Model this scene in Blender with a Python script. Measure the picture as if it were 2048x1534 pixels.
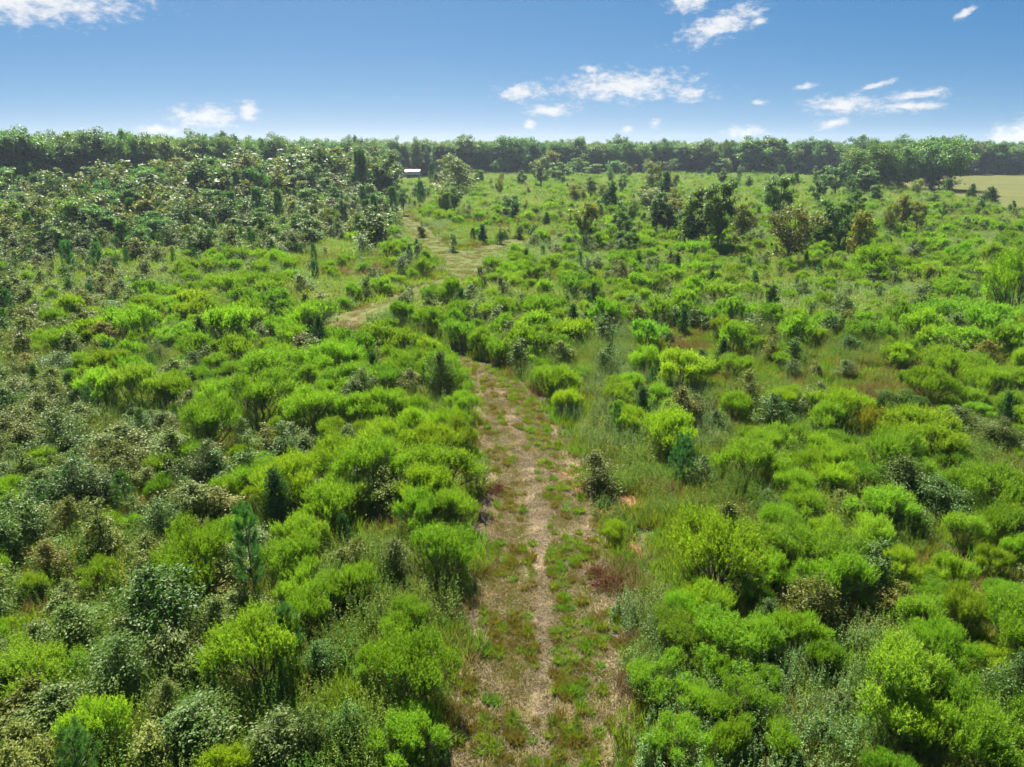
import bpy, math, time
import numpy as np
T0 = time.time()
for o in list(bpy.data.objects):
    bpy.data.objects.remove(o)
SC = bpy.context.scene
COL = SC.collection
R = math.radians
rng = np.random.default_rng(7)

# ------------------------------------------------------------------ camera
CAM_H, PITCH, FPX = 15.0, R(18.75), 1420.0      # metres above ground, tilt below horizontal, focal length in photo pixels (2048 wide)
cam_d = bpy.data.cameras.new('camera')
cam = bpy.data.objects.new('camera', cam_d)
COL.objects.link(cam)
cam.location = (0, 0, CAM_H)
cam.rotation_euler = (math.pi / 2 - PITCH, 0, 0)
cam_d.sensor_width = 36.0
cam_d.lens = 36.0 * FPX / 2048.0
cam_d.clip_start = 0.1
cam_d.clip_end = 6000
SC.camera = cam

# ------------------------------------------------------------------ light
SUN_EL, SUN_AZ = R(54), R(-14)                   # azimuth measured from +Y (view direction) towards +X
SUN_STRENGTH = 5.0
SKY_STRENGTH = 0.075
EXPOSURE = 1.72
sun_d = bpy.data.lights.new('sun', 'SUN')
sun = bpy.data.objects.new('sun', sun_d)
COL.objects.link(sun)
sun_d.energy = SUN_STRENGTH
sun_d.angle = R(0.53)
sun_d.color = (1.0, 0.955, 0.88)
sun.location = (0, 0, 100)
sun.rotation_euler = (math.pi / 2 - SUN_EL, 0, math.pi - SUN_AZ)
SC.view_settings.view_transform = 'Standard'
SC.view_settings.look = 'None'
SC.view_settings.exposure = EXPOSURE
SC.view_settings.gamma = 1.0
SC.view_settings.use_curve_mapping = False
cy = SC.cycles
cy.max_bounces = 6
cy.diffuse_bounces = 4
cy.glossy_bounces = 2
cy.transmission_bounces = 3
cy.transparent_max_bounces = 8
cy.volume_bounces = 0
cy.caustics_reflective = False
cy.caustics_refractive = False
cy.sample_clamp_indirect = 4.0
cy.use_denoising = True
cy.use_adaptive_sampling = True
cy.adaptive_threshold = 0.02

CP, SP = math.cos(PITCH), math.sin(PITCH)
def ray(u, v):
    x = (u - 1024.0) / FPX
    yc = -(v - 767.0) / FPX
    return np.array([x, yc * SP + CP, yc * CP - SP])
def ground(u, v, z=0.0):
    """point of the ground (or of the level z) that the photograph shows at pixel u, v"""
    d = ray(u, v)
    t = (CAM_H - z) / -d[2]
    return d * t + np.array([0, 0, CAM_H])
def height_at(Y, v):
    d = ray(1024, v)
    return CAM_H + Y / d[1] * d[2]
def project(x, y, z=0.0):
    x = np.asarray(x, float); y = np.asarray(y, float)
    dz = z - CAM_H
    f = y * CP - dz * SP
    up = y * SP + dz * CP
    return 1024 + FPX * x / f, 767 - FPX * up / f, f

# ------------------------------------------------------------------ node helpers
def nodes_of(mat):
    mat.use_nodes = True
    nt = mat.node_tree
    nt.nodes.clear()
    return nt
class NB:
    """small node builder"""
    def __init__(s, nt): s.nt = nt
    def n(s, t, **kw):
        nd = s.nt.nodes.new(t)
        for k, v in kw.items(): setattr(nd, k, v)
        return nd
    def put(s, sock, val):
        if isinstance(val, bpy.types.NodeSocket): s.nt.links.new(val, sock)
        elif val is not None: sock.default_value = val
    def m(s, op, a, b=None, c=None, clamp=False):
        nd = s.n('ShaderNodeMath', operation=op, use_clamp=clamp)
        s.put(nd.inputs[0], a)
        if b is not None: s.put(nd.inputs[1], b)
        if c is not None: s.put(nd.inputs[2], c)
        return nd.outputs[0]
    def mix(s, f, a, b, blend='MIX'):
        nd = s.n('ShaderNodeMix', data_type='RGBA', blend_type=blend, clamp_factor=True)
        s.put(nd.inputs[0], f)
        for q, c in ((6, a), (7, b)):
            s.put(nd.inputs[q], c if isinstance(c, bpy.types.NodeSocket) else (*c[:3], 1.0))
        return nd.outputs[2]
    def noise(s, vec, scale, detail=3.0, rough=0.55, dims='3D'):
        nd = s.n('ShaderNodeTexNoise', noise_dimensions=dims)
        if vec is not None: s.put(nd.inputs['Vector'], vec)
        nd.inputs['Scale'].default_value = scale
        nd.inputs['Detail'].default_value = detail
        nd.inputs['Roughness'].default_value = rough
        return nd.outputs[0]
    def ramp(s, f, lo, hi):
        nd = s.n('ShaderNodeMapRange', interpolation_type='SMOOTHSTEP')
        s.put(nd.inputs[0], f)
        nd.inputs[1].default_value = lo; nd.inputs[2].default_value = hi
        return nd.outputs[0]

# ------------------------------------------------------------------ sky: clear air with scattered fair-weather clouds
world = bpy.data.worlds.new('World')
SC.world = world
world.use_nodes = True
wt = world.node_tree
wt.nodes.clear()
W = NB(wt)
tc = W.n('ShaderNodeTexCoord')
sky = W.n('ShaderNodeTexSky', sky_type='NISHITA', sun_disc=False)
sky.sun_elevation = SUN_EL
sky.sun_rotation = SUN_AZ
sky.altitude = 100
sky.air_density = 1.0
sky.dust_density = 0.15
sky.ozone_density = 1.2
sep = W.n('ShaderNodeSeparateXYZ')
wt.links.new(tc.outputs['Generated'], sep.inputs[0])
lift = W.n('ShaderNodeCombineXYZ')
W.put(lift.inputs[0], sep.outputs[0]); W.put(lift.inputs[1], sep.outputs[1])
W.put(lift.inputs[2], W.m('ADD', W.m('MULTIPLY', W.m('MINIMUM', W.m('MAXIMUM', sep.outputs[2], 0.0), 0.2), 2.3), 0.15))  # sky gradient capped: upper sky held at one brighter tone for added ambient fill
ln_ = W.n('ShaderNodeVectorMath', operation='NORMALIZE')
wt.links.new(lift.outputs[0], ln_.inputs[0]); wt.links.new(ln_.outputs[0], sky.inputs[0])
az = W.m('ARCTAN2', sep.outputs[0], sep.outputs[1])
el = W.m('ARCSINE', sep.outputs[2])
cv = W.n('ShaderNodeCombineXYZ')
W.put(cv.inputs[0], W.m('MULTIPLY', az, 1.0)); W.put(cv.inputs[1], W.m('MULTIPLY', el, 1.9))
fb = W.noise(cv.outputs[0], 62.0, 8.0, 0.64)
fb2 = W.noise(cv.outputs[0], 14.0, 4.0, 0.55)
CLOUDS = [(1245, 172, 170, 34, .02), (1045, 184, 62, 21, .05), (1382, 190, 48, 16, 0), (1100, 221, 62, 15, 0), (1440, 50, 92, 30, .3), (1375, 6, 44, 22, .1),
          (1515, 45, 26, 14, .2), (50, 2, 215, 44, .08), (410, 234, 80, 26, 0), (495, 222, 26, 24, 0), (1690, 209, 100, 25, 0), (1840, 188, 80, 13, .05),
          (1815, 213, 88, 14, .08), (2040, 266, 80, 34, .3), (1185, 138, 28, 10, 0), (1310, 248, 16, 12, 0), (1255, 256, 15, 10, 0), (1060, 250, 18, 12, 0),
          (1490, 264, 50, 15, 0), (320, 260, 50, 14, 0), (1665, 247, 46, 14, .1), (1612, 173, 28, 9, .1), (1755, 170, 40, 8, .25), (1520, 205, 26, 8, 0), (1930, 25, 20, 12, .5)]
mask = None
for (u, v, hw, hh, tilt) in CLOUDS:
    d = ray(u, v); d = d / np.linalg.norm(d)
    a0, e0 = math.atan2(d[0], d[1]), math.asin(d[2])
    k_ = .88 if u > 1500 else 1.05
    wa, he = hw * k_ / FPX, hh * k_ / FPX
    da = W.m('SUBTRACT', az, a0)
    de = W.m('SUBTRACT', W.m('SUBTRACT', el, e0), W.m('MULTIPLY', da, tilt))
    q = W.m('ADD', W.m('POWER', W.m('DIVIDE', da, wa), 2.0), W.m('POWER', W.m('DIVIDE', de, he), 2.0))
    mm = W.m('SUBTRACT', 1.0, W.m('SQRT', q))
    mask = mm if mask is None else W.m('MAXIMUM', mask, mm)
dens_a = W.m('ADD', mask, W.m('MULTIPLY', W.m('SUBTRACT', fb, 0.5), 2.3))
# the rest of the sky carries the same kind of scattered cloud
far_v = W.n('ShaderNodeCombineXYZ')
W.put(far_v.inputs[0], W.m('MULTIPLY', az, 1.0)); W.put(far_v.inputs[1], W.m('MULTIPLY', el, 2.4))
fc = W.noise(far_v.outputs[0], 7.0, 8.0, 0.6)
beside = W.m('MAXIMUM', W.ramp(W.m('ABSOLUTE', az), 0.72, 0.85), W.ramp(el, 0.2, 0.28))
dens_b = W.m('MULTIPLY', W.ramp(fc, 0.57, 0.68), beside)
dens = W.m('MAXIMUM', W.ramp(dens_a, 0.05, 1.0), W.m('MULTIPLY', dens_b, W.ramp(el, -0.01, 0.03)), clamp=True)
shade = W.ramp(W.m('ADD', W.m('MULTIPLY', fb2, 0.6), W.m('MULTIPLY', dens_a, 0.4)), 0.2, 0.75)
KX = SKY_STRENGTH * 2 ** EXPOSURE
ccol = W.mix(shade, (.80 / KX, .82 / KX, .86 / KX), (.98 / KX, .98 / KX, .98 / KX))
skyc = W.n('ShaderNodeHueSaturation')
skyc.inputs['Saturation'].default_value = 1.0
skyc.inputs['Value'].default_value = 1.0
# deeper blue above the horizon: contrast of the whole sky, measured at the picture's exposure
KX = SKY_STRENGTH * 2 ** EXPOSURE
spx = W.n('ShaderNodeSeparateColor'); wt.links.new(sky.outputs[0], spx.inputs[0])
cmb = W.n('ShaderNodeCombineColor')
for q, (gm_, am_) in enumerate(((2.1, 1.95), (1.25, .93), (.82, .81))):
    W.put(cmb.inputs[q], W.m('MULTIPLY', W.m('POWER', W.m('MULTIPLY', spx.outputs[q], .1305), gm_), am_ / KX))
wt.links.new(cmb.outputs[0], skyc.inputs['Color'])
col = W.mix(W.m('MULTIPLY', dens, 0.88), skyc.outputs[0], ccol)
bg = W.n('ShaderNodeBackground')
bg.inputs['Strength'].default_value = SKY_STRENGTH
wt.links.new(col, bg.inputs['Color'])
world.cycles.sampling_method = 'MANUAL'
world.cycles.sample_map_resolution = 256
wo = W.n('ShaderNodeOutputWorld')
wt.links.new(bg.outputs[0], wo.inputs['Surface'])

# ------------------------------------------------------------------ materials
def leaf_material(name, ca, cb, rough=0.5, spec=0.4, trans=0.35, tcol=None, hue=0.02, val=0.35):
    """leaf: two-tone per leaf, varies from plant to plant, lets sunlight through"""
    mat = bpy.data.materials.new(name)
    B = NB(nodes_of(mat))
    at = B.n('ShaderNodeAttribute', attribute_name='tint')
    oi = B.n('ShaderNodeObjectInfo')
    c = B.mix(at.outputs['Fac'], ca, cb)
    hs = B.n('ShaderNodeHueSaturation')
    B.put(hs.inputs['Hue'], B.m('ADD', 0.5, B.m('MULTIPLY', B.m('SUBTRACT', oi.outputs['Random'], 0.5), 2 * hue)))
    r2 = B.m('FRACT', B.m('MULTIPLY', oi.outputs['Random'], 37.7))
    B.put(hs.inputs['Value'], B.m('ADD', 1.0 - val * 0.5, B.m('MULTIPLY', r2, val)))
    B.put(hs.inputs['Color'], c)
    c = B.mix(1.0, hs.outputs[0], oi.outputs['Color'], 'MULTIPLY')
    p = B.n('ShaderNodeBsdfPrincipled')
    B.put(p.inputs['Base Color'], c)
    p.inputs['Roughness'].default_value = rough
    p.inputs['Specular IOR Level'].default_value = spec
    p.inputs['Specular Tint'].default_value = (1.0, .95, .8, 1)
    t = B.n('ShaderNodeBsdfTranslucent')
    B.put(t.inputs['Color'], B.mix(1.0, c, tcol or (1.35, 1.25, 0.55), 'MULTIPLY'))
    ms = B.n('ShaderNodeMixShader')
    ms.inputs[0].default_value = trans
    B.nt.links.new(p.outputs[0], ms.inputs[1]); B.nt.links.new(t.outputs[0], ms.inputs[2])
    out = B.n('ShaderNodeOutputMaterial')
    B.nt.links.new(ms.outputs[0], out.inputs['Surface'])
    return mat
def plain_material(name, ca, cb, scale=3.0, rough=0.85, metal=0.0, spec=0.3, stretch=None):
    mat = bpy.data.materials.new(name)
    B = NB(nodes_of(mat))
    t = B.n('ShaderNodeTexCoord')
    vec = t.outputs['Object']
    if stretch:
        mp = B.n('ShaderNodeMapping'); mp.inputs['Scale'].default_value = stretch
        B.nt.links.new(vec, mp.inputs[0]); vec = mp.outputs[0]
    f = B.ramp(B.noise(vec, scale, 5.0), 0.3, 0.7)
    p = B.n('ShaderNodeBsdfPrincipled')
    B.put(p.inputs['Base Color'], B.mix(f, ca, cb))
    p.inputs['Roughness'].default_value = rough
    p.inputs['Metallic'].default_value = metal
    p.inputs['Specular IOR Level'].default_value = spec
    out = B.n('ShaderNodeOutputMaterial')
    B.nt.links.new(p.outputs[0], out.inputs['Surface'])
    return mat

M = {}
M['feather'] = leaf_material('feathery_leaf', (.09, .225, .014), (.19, .335, .026), rough=.55, spec=.3, trans=.55, hue=.010, val=.45)
M['glossy'] = leaf_material('glossy_leaf', (.055, .118, .016), (.12, .18, .03), rough=.48, spec=.26, trans=.4, hue=.03)
M['olive'] = leaf_material('olive_leaf', (.082, .15, .02), (.165, .205, .035), rough=.5, spec=.24, trans=.42, hue=.03)
M['tree'] = leaf_material('tree_leaf', (.055, .145, .028), (.13, .24, .048), rough=.48, spec=.32, trans=.48, hue=.02)
M['lighttree'] = leaf_material('light_tree_leaf', (.075, .19, .035), (.15, .28, .06), rough=.5, spec=.4, trans=.46)
M['midglossy'] = leaf_material('glossy_tree_leaf', (.065, .165, .028), (.14, .25, .05), rough=.46, spec=.34, trans=.5)
M['orange'] = leaf_material('autumn_leaf', (.085, .155, .022), (.20, .19, .03), rough=.5, spec=.3, trans=.4)
M['yellow'] = leaf_material('yellow_leaf', (.12, .19, .015), (.24, .25, .025), rough=.5, spec=.3, trans=.4)
M['willow'] = leaf_material('willow_leaf', (.12, .29, .01), (.22, .41, .015), rough=.5, spec=.3, trans=.5)
M['needle'] = leaf_material('pine_needle', (.04, .135, .028), (.09, .22, .042), rough=.5, spec=.35, trans=.42, tcol=(1.2, 1.25, .7), hue=.015)
M['cedar'] = leaf_material('cedar_leaf', (.03, .095, .03), (.075, .155, .05), rough=.6, spec=.3, trans=.35, hue=.015)
M['silver'] = leaf_material('silver_leaf', (.16, .20, .12), (.25, .29, .18), rough=.5, spec=.4, trans=.3)
M['weed'] = leaf_material('weed_leaf', (.10, .21, .02), (.21, .29, .055), rough=.55, spec=.3, trans=.45, hue=.03)
M['greyweed'] = leaf_material('grey_weed_leaf', (.11, .22, .05), (.21, .30, .11), rough=.55, spec=.3, trans=.4)
M['grass'] = leaf_material('grass_blade', (.09, .215, .013), (.20, .285, .03), rough=.5, spec=.3, trans=.45, hue=.03)
M['ochre'] = leaf_material('ochre_grass_blade', (.11, .14, .02), (.23, .17, .05), rough=.55, spec=.25, trans=.35)
M['straw'] = leaf_material('straw_blade', (.155, .12, .068), (.275, .22, .135), rough=.7, spec=.2, trans=.2, tcol=(1.1, 1.0, .8), hue=.008, val=.3)
M['drygrass'] = leaf_material('dry_grass_blade', (.17, .14, .05), (.30, .23, .11), rough=.7, spec=.2, trans=.3, tcol=(1.1, 1.0, .7))
M['trackgrass'] = leaf_material('clipped_grass_blade', (.10, .15, .025), (.19, .20, .05), rough=.6, spec=.2, trans=.35)
M['rust'] = leaf_material('rust_needle', (.13, .055, .03), (.25, .13, .075), rough=.7, spec=.2, trans=.2, tcol=(1.1, 1, .8))
M['twig'] = plain_material('twig_bark', (.10, .065, .045), (.21, .15, .11), 6.0)
M['bark'] = plain_material('tree_bark', (.055, .043, .034), (.13, .105, .085), 2.5)
M['deadwood'] = plain_material('dead_wood', (.17, .14, .11), (.30, .26, .21), 8.0)

# ------------------------------------------------------------------ mesh helpers
def unit(a):
    return a / np.maximum(np.linalg.norm(a, axis=-1, keepdims=True), 1e-9)
def rnd_unit(n, g):
    return unit(g.normal(size=(n, 3)))
def leaf_quads(P, D, N, L, Wd, droop=0.12):
    """diamond leaves: base, side, tip, side"""
    D = unit(D); S = unit(np.cross(D, N)); Nn = np.cross(S, D)
    L = np.asarray(L)[:, None]; Wd = np.asarray(Wd)[:, None]
    mid = P + D * L * 0.45
    v = np.stack([P, mid + S * Wd * 0.5, P + D * L - Nn * L * droop, mid - S * Wd * 0.5], 1)
    return v.reshape(-1, 3)
def tubes(segs, k=4):
    """segs: rows p0(3) p1(3) r0 r1 -> open prisms"""
    s = np.asarray(segs, float)
    p0, p1, r0, r1 = s[:, :3], s[:, 3:6], s[:, 6], s[:, 7]
    d = unit(p1 - p0)
    ref = np.where(np.abs(d[:, 2:3]) > .9, [[1., 0, 0]], [[0, 0, 1.]])
    a = unit(np.cross(d, ref)); b = np.cross(d, a)
    ang = np.arange(k) * 2 * math.pi / k
    ring = a[:, None, :] * np.cos(ang)[None, :, None] + b[:, None, :] * np.sin(ang)[None, :, None]
    v = np.concatenate([p0[:, None] + ring * r0[:, None, None], p1[:, None] + ring * r1[:, None, None]], 1)
    n = len(s)
    i = np.arange(k); j = (i + 1) % k
    q = np.stack([i, j, j + k, i + k], 1)
    q = (q[None] + (np.arange(n) * 2 * k)[:, None, None]).reshape(-1, 4)
    return v.reshape(-1, 3), q
def make_mesh(name, chunks):
    """chunks: list of (verts, quads or None for leaves, tint per vertex or None, material)"""
    vs, qs, ts, mi, mats, off = [], [], [], [], [], 0
    for v, q, t, mat in chunks:
        if q is None: q = np.arange(len(v)).reshape(-1, 4)
        if mat not in mats: mats.append(mat)
        vs.append(v); qs.append(q + off); off += len(v)
        ts.append(np.zeros(len(v)) if t is None else t)
        mi.append(np.full(len(q), mats.index(mat)))
    v = np.concatenate(vs).astype(np.float32); q = np.concatenate(qs).astype(np.int32)
    me = bpy.data.meshes.new(name)
    me.vertices.add(len(v)); me.vertices.foreach_set('co', v.ravel())
    me.loops.add(q.size); me.loops.foreach_set('vertex_index', q.ravel())
    me.polygons.add(len(q))
    me.polygons.foreach_set('loop_start', np.arange(0, q.size, 4, dtype=np.int32))
    me.polygons.foreach_set('material_index', np.concatenate(mi).astype(np.int32))
    a = me.attributes.new('tint', 'FLOAT', 'POINT')
    a.data.foreach_set('value', np.concatenate(ts).astype(np.float32))
    for mname in mats: me.materials.append(M[mname])
    me.update(calc_edges=True)
    return me
class Proto:
    """a plant model: foliage mesh, wood mesh and one mesh that holds both"""
    def __init__(s, name, leaf, wood, w, h):
        s.name, s.w, s.h = name, w, h
        s.leafc, s.woodc = leaf, wood
        s._l = s._w = s._j = None
    def leaf(s):
        if s._l is None: s._l = make_mesh(s.name + '_foliage', s.leafc)
        return s._l
    def wood(s):
        if s._w is None: s._w = make_mesh(s.name + '_stem', s.woodc)
        return s._w
    def joined(s):
        if s._j is None: s._j = make_mesh(s.name, s.leafc + s.woodc)
        return s._j

# ------------------------------------------------------------------ plant models (real size, metres)
def feathery_bush(name, seed, Rad, H, n, L, Wd, mat='feather', twigs=True, plume=.36):
    """many-stemmed bush: lobes of upright leafy plumes over bare lower twigs"""
    g = np.random.default_rng(seed)
    nl = int(g.integers(8, 15))
    ex, ey = g.uniform(.8, 1.2, 2)
    ang = g.uniform(0, 2 * math.pi) + np.arange(nl) * 2.399 + g.normal(size=nl) * .3
    rr = np.sqrt((np.arange(nl) + .2) / nl) * .86 * Rad * g.uniform(.75, 1.15, nl)
    rl = Rad * g.uniform(.22, .40, nl) * (1.1 - .25 * rr / Rad)
    zc = (H - rl - plume * .5) * (1 - .40 * (rr / Rad) ** 2) * g.uniform(.68, 1.06, nl)
    C = np.stack([rr * np.cos(ang) * ex, rr * np.sin(ang) * ey, np.maximum(zc, .3 * H)], 1)
    k = 12                                            # leaves per plume
    ns = n // k
    wgt = rl ** 2 / np.sum(rl ** 2)
    li = g.choice(nl, ns, p=wgt)
    d = rnd_unit(ns, g)
    flip = (d[:, 2] < -.05) & (g.random(ns) < .82)
    d[flip, 2] *= -1
    rad = g.uniform(.25, 1., ns) ** .5
    rad *= 1 + .25 * np.sin(d[:, 0] * 6 + li) * np.sin(d[:, 1] * 7 + li * 2)
    b0 = C[li] + d * rl[li][:, None] * rad[:, None]
    low = g.random(ns) < .10                          # ragged skirt
    b0[low, 2] *= g.uniform(.3, .85, low.sum())
    b0[:, 2] = np.maximum(b0[:, 2], .08)
    outw = unit(b0 - np.array([0, 0, H * .15]))
    sd = unit(outw * .6 + np.array([0, 0, 1.0]) + g.normal(size=(ns, 3)) * .24)
    ls = g.uniform(.4, 1.25, ns) * plume
    t = np.linspace(0, 1, k)
    P = b0[:, None] + sd[:, None] * (ls[:, None] * t)[..., None]
    P = P.reshape(-1, 3) + g.normal(size=(ns * k, 3)) * (.028 * (1.1 - np.tile(t, ns)))[:, None] * (Rad / 1.25) * (L / .09)
    D = unit(np.repeat(sd, k, 0) + g.normal(size=(ns * k, 3)) * .42)
    v = leaf_quads(P, D, rnd_unit(ns * k, g), L * g.uniform(.7, 1.3, ns * k) * np.tile(1.1 - .4 * t, ns), Wd * g.uniform(.7, 1.3, ns * k))
    tint = np.repeat(np.clip(np.repeat(g.uniform(0, .7, ns), k) + np.tile(t * .4, ns) + g.normal(size=ns * k) * .12, 0, 1), 4)
    segs = []
    for c, r in zip(C, rl):
        b = np.array([g.normal() * .1, g.normal() * .1, -.05]) * Rad
        mid = b * .5 + c * .5 + g.normal(size=3) * .06 * Rad; mid[2] = c[2] * .42
        top = c + np.array([0, 0, -r * .25])
        segs += [[*b, *mid, .028 * Rad, .018 * Rad], [*mid, *top, .018 * Rad, .011 * Rad]]
        if twigs:
            for _ in range(10):
                e = c + rnd_unit(1, g)[0] * r * .95; e[2] = max(e[2], c[2] - r * .3)
                s0 = mid + (top - mid) * g.uniform(.0, 1)
                segs.append([*s0, *e, .010 * Rad, .004 * Rad])
    wv, wq = tubes(segs, 4)
    return Proto(name, [(v, None, tint, mat)], [(wv, wq, None, 'twig')], 2.2 * Rad, H)

def broadleaf(name, seed, Rad, H, nbr, per, L, Wd, mat='glossy', tilt=.5, crown0=.04, bark='twig', leaders=3, spread=.55):
    """young oak or sweetgum: several uneven leaders, side branches ending in sprays of flat leaves"""
    g = np.random.default_rng(seed)
    segs, P, D, N = [], [], [], []
    nt = 6
    tz = np.linspace(0, 1, nt)
    m_ = int(g.integers(1, leaders + 1))
    LD = []
    for q in range(m_):
        a = g.uniform(0, 6.28); off = 0 if q == 0 else Rad * spread * g.uniform(.5, 1.1)
        hf = H * (1 if q == 0 else g.uniform(.5, .88))
        wob = np.cumsum(g.normal(size=(nt, 2)) * .035 * H, 0) * tz[:, None]
        tr = np.stack([wob[:, 0] + off * math.cos(a) * tz ** .7, wob[:, 1] + off * math.sin(a) * tz ** .7, tz * hf * .95 - .05], 1)
        LD.append((tr, hf))
        r0 = (.014 * H + .006) * (1 if q == 0 else .8)
        for i in range(nt - 1): segs.append([*tr[i], *tr[i + 1], r0 * (1 - tz[i] * .85), r0 * (1 - tz[i + 1] * .85)])
    r0 = .014 * H + .006
    for b in range(nbr):
        tr, hf = LD[b % m_]
        f = crown0 + (1 - crown0) * (b + g.random()) / nbr
        base = np.array([np.interp(f, tz, tr[:, q]) for q in range(3)])
        prof = (.55 + .45 * math.sin(math.pi * min(1, .1 + f))) * (1.12 - .78 * f ** 1.5)
        ln = Rad * prof * g.uniform(.45, 1.3) * (1 if m_ == 1 else .72)
        a = b * 2.399 + g.normal() * .5
        rise = .1 + .9 * f + g.normal() * .25
        dr = unit(np.array([math.cos(a), math.sin(a), rise]))
        e = base + dr * ln
        m = base + dr * ln * .55 + np.array([0, 0, -.05 * ln])
        segs += [[*base, *m, r0 * .32, r0 * .2], [*m, *e, r0 * .2, r0 * .07]]
        nn = max(4, int(per * g.uniform(.5, 1.5) * (ln / Rad + .2)))
        tt = np.where(g.random(nn) < .6, g.normal(.95, .12, nn), g.uniform(.2, 1., nn))
        c = base + dr * ln * tt[:, None]
        c = c + g.normal(size=(nn, 3)) * np.array([1, 1, .6]) * (.07 * Rad + .13 * ln)
        c[:, 2] = np.maximum(c[:, 2], .05)
        dd = unit(dr * np.array([1, 1, .2]) + g.normal(size=(nn, 3)) * .8); dd[:, 2] *= .5
        P.append(c); D.append(dd)
        N.append(np.array([0, 0, 1.]) + g.normal(size=(nn, 3)) * tilt)
    P, D, N = map(np.concatenate, (P, D, N))
    n = len(P)
    v = leaf_quads(P, D, N, L * g.uniform(.6, 1.3, n), Wd * g.uniform(.6, 1.3, n), .15)
    tint = np.repeat(np.clip(g.beta(1.2, 1.8, n), 0, 1), 4)
    wv, wq = tubes(segs, 5)
    return Proto(name, [(v, None, tint, mat)], [(wv, wq, None, bark)], 2 * Rad, H)

def pine(name, seed, Rad, H, whorls, tufts, needles, L, Wd, crown0=.1, mat='needle'):
    """leader with open whorls of branches whose tips turn up, long needles round every shoot"""
    g = np.random.default_rng(seed)
    segs, B0, BD = [], [], []
    r0 = .012 * H + .008
    segs.append([0, 0, -.05, 0, 0, H * .5, r0, r0 * .6]); segs.append([0, 0, H * .5, 0, 0, H * .97, r0 * .6, r0 * .15])
    for i in range(whorls):
        f = crown0 + (.94 - crown0) * (i + .5) / whorls
        nb = int(g.integers(4, 6))
        for b in range(nb):
            a = b * 2 * math.pi / nb + i * 1.1 + g.normal() * .3
            ln = Rad * 1.12 * (1.12 - f) ** .6 * min(1, .55 + f * 1.6) * g.uniform(.65, 1.15)
            d0 = np.array([math.cos(a), math.sin(a), .3 + .3 * f])
            p0 = np.array([0, 0, f * H - .12 * H / whorls * g.random()]); p1 = p0 + unit(d0) * ln * .75
            d1 = unit(np.array([math.cos(a) * .6, math.sin(a) * .6, 1.0])); p2 = p1 + d1 * ln * .42
            segs += [[*p0, *p1, r0 * .3, r0 * .2], [*p1, *p2, r0 * .2, r0 * .08]]
            for q in range(tufts):
                t = .25 + .75 * (q + .5) / tufts
                if t < .62: c = p0 + (p1 - p0) * t / .62; dd = unit(d0 + [0, 0, .4])
                else: c = p1 + (p2 - p1) * (t - .62) / .38; dd = d1
                B0.append(c); BD.append(dd)
    nq = max(4, whorls // 2)
    for q in range(nq):
        B0.append(np.array([0, 0, H * (.80 + .2 * q / nq)])); BD.append(np.array([0, 0, 1.]))
    B0 = np.repeat(np.array(B0), needles, 0); BD = np.repeat(np.array(BD), needles, 0)
    n = len(B0)
    D = unit(BD * .75 + rnd_unit(n, g) * .8)
    v = leaf_quads(B0 + g.normal(size=(n, 3)) * L * .12, D, rnd_unit(n, g), L * g.uniform(.7, 1.2, n), np.full(n, Wd), .05)
    tint = np.repeat(g.random(n), 4)
    wv, wq = tubes(segs, 5)
    return Proto(name, [(v, None, tint, mat)], [(wv, wq, None, 'bark')], 2.3 * Rad, H)

def cedar(name, seed, Rad, H, n, L, Wd, mat='cedar', ragged=.38):
    g = np.random.default_rng(seed)
    nb = int(60)
    segs = [[0, 0, -.05, 0, 0, H * .9, .03 * H ** .8, .01]]
    f = (np.arange(nb) + .5) / nb
    a = np.arange(nb) * 2.399 + g.normal(size=nb) * .3
    ln = Rad * (1.05 - f) ** .8 * np.minimum(1, .45 + f * 4) * g.uniform(1 - ragged * 1.6, 1 + ragged, nb)
    P0 = np.stack([0 * a, 0 * a, f * H * .95], 1)
    dr = unit(np.stack([np.cos(a), np.sin(a), .35 + .8 * f], 1))
    for i in range(nb): segs.append([*P0[i], *(P0[i] + dr[i] * ln[i] * .8), .012, .004])
    bi = g.choice(nb, n, p=(ln + .08 * Rad) / np.sum(ln + .08 * Rad))
    t = g.uniform(.1, 1.05, n) ** .6
    P = P0[bi] + dr[bi] * (ln[bi] * t)[:, None] + g.normal(size=(n, 3)) * .05 * H ** .7
    P[:, 2] = np.maximum(P[:, 2], .03)
    D = unit(dr[bi] + np.array([0, 0, .5]) + g.normal(size=(n, 3)) * .45)
    v = leaf_quads(P, D, rnd_unit(n, g), L * g.uniform(.7, 1.3, n), Wd * g.uniform(.7, 1.3, n), .05)
    wv, wq = tubes(segs, 4)
    return Proto(name, [(v, None, np.repeat(g.random(n), 4), mat)], [(wv, wq, None, 'bark')], 2 * Rad, H)

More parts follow.
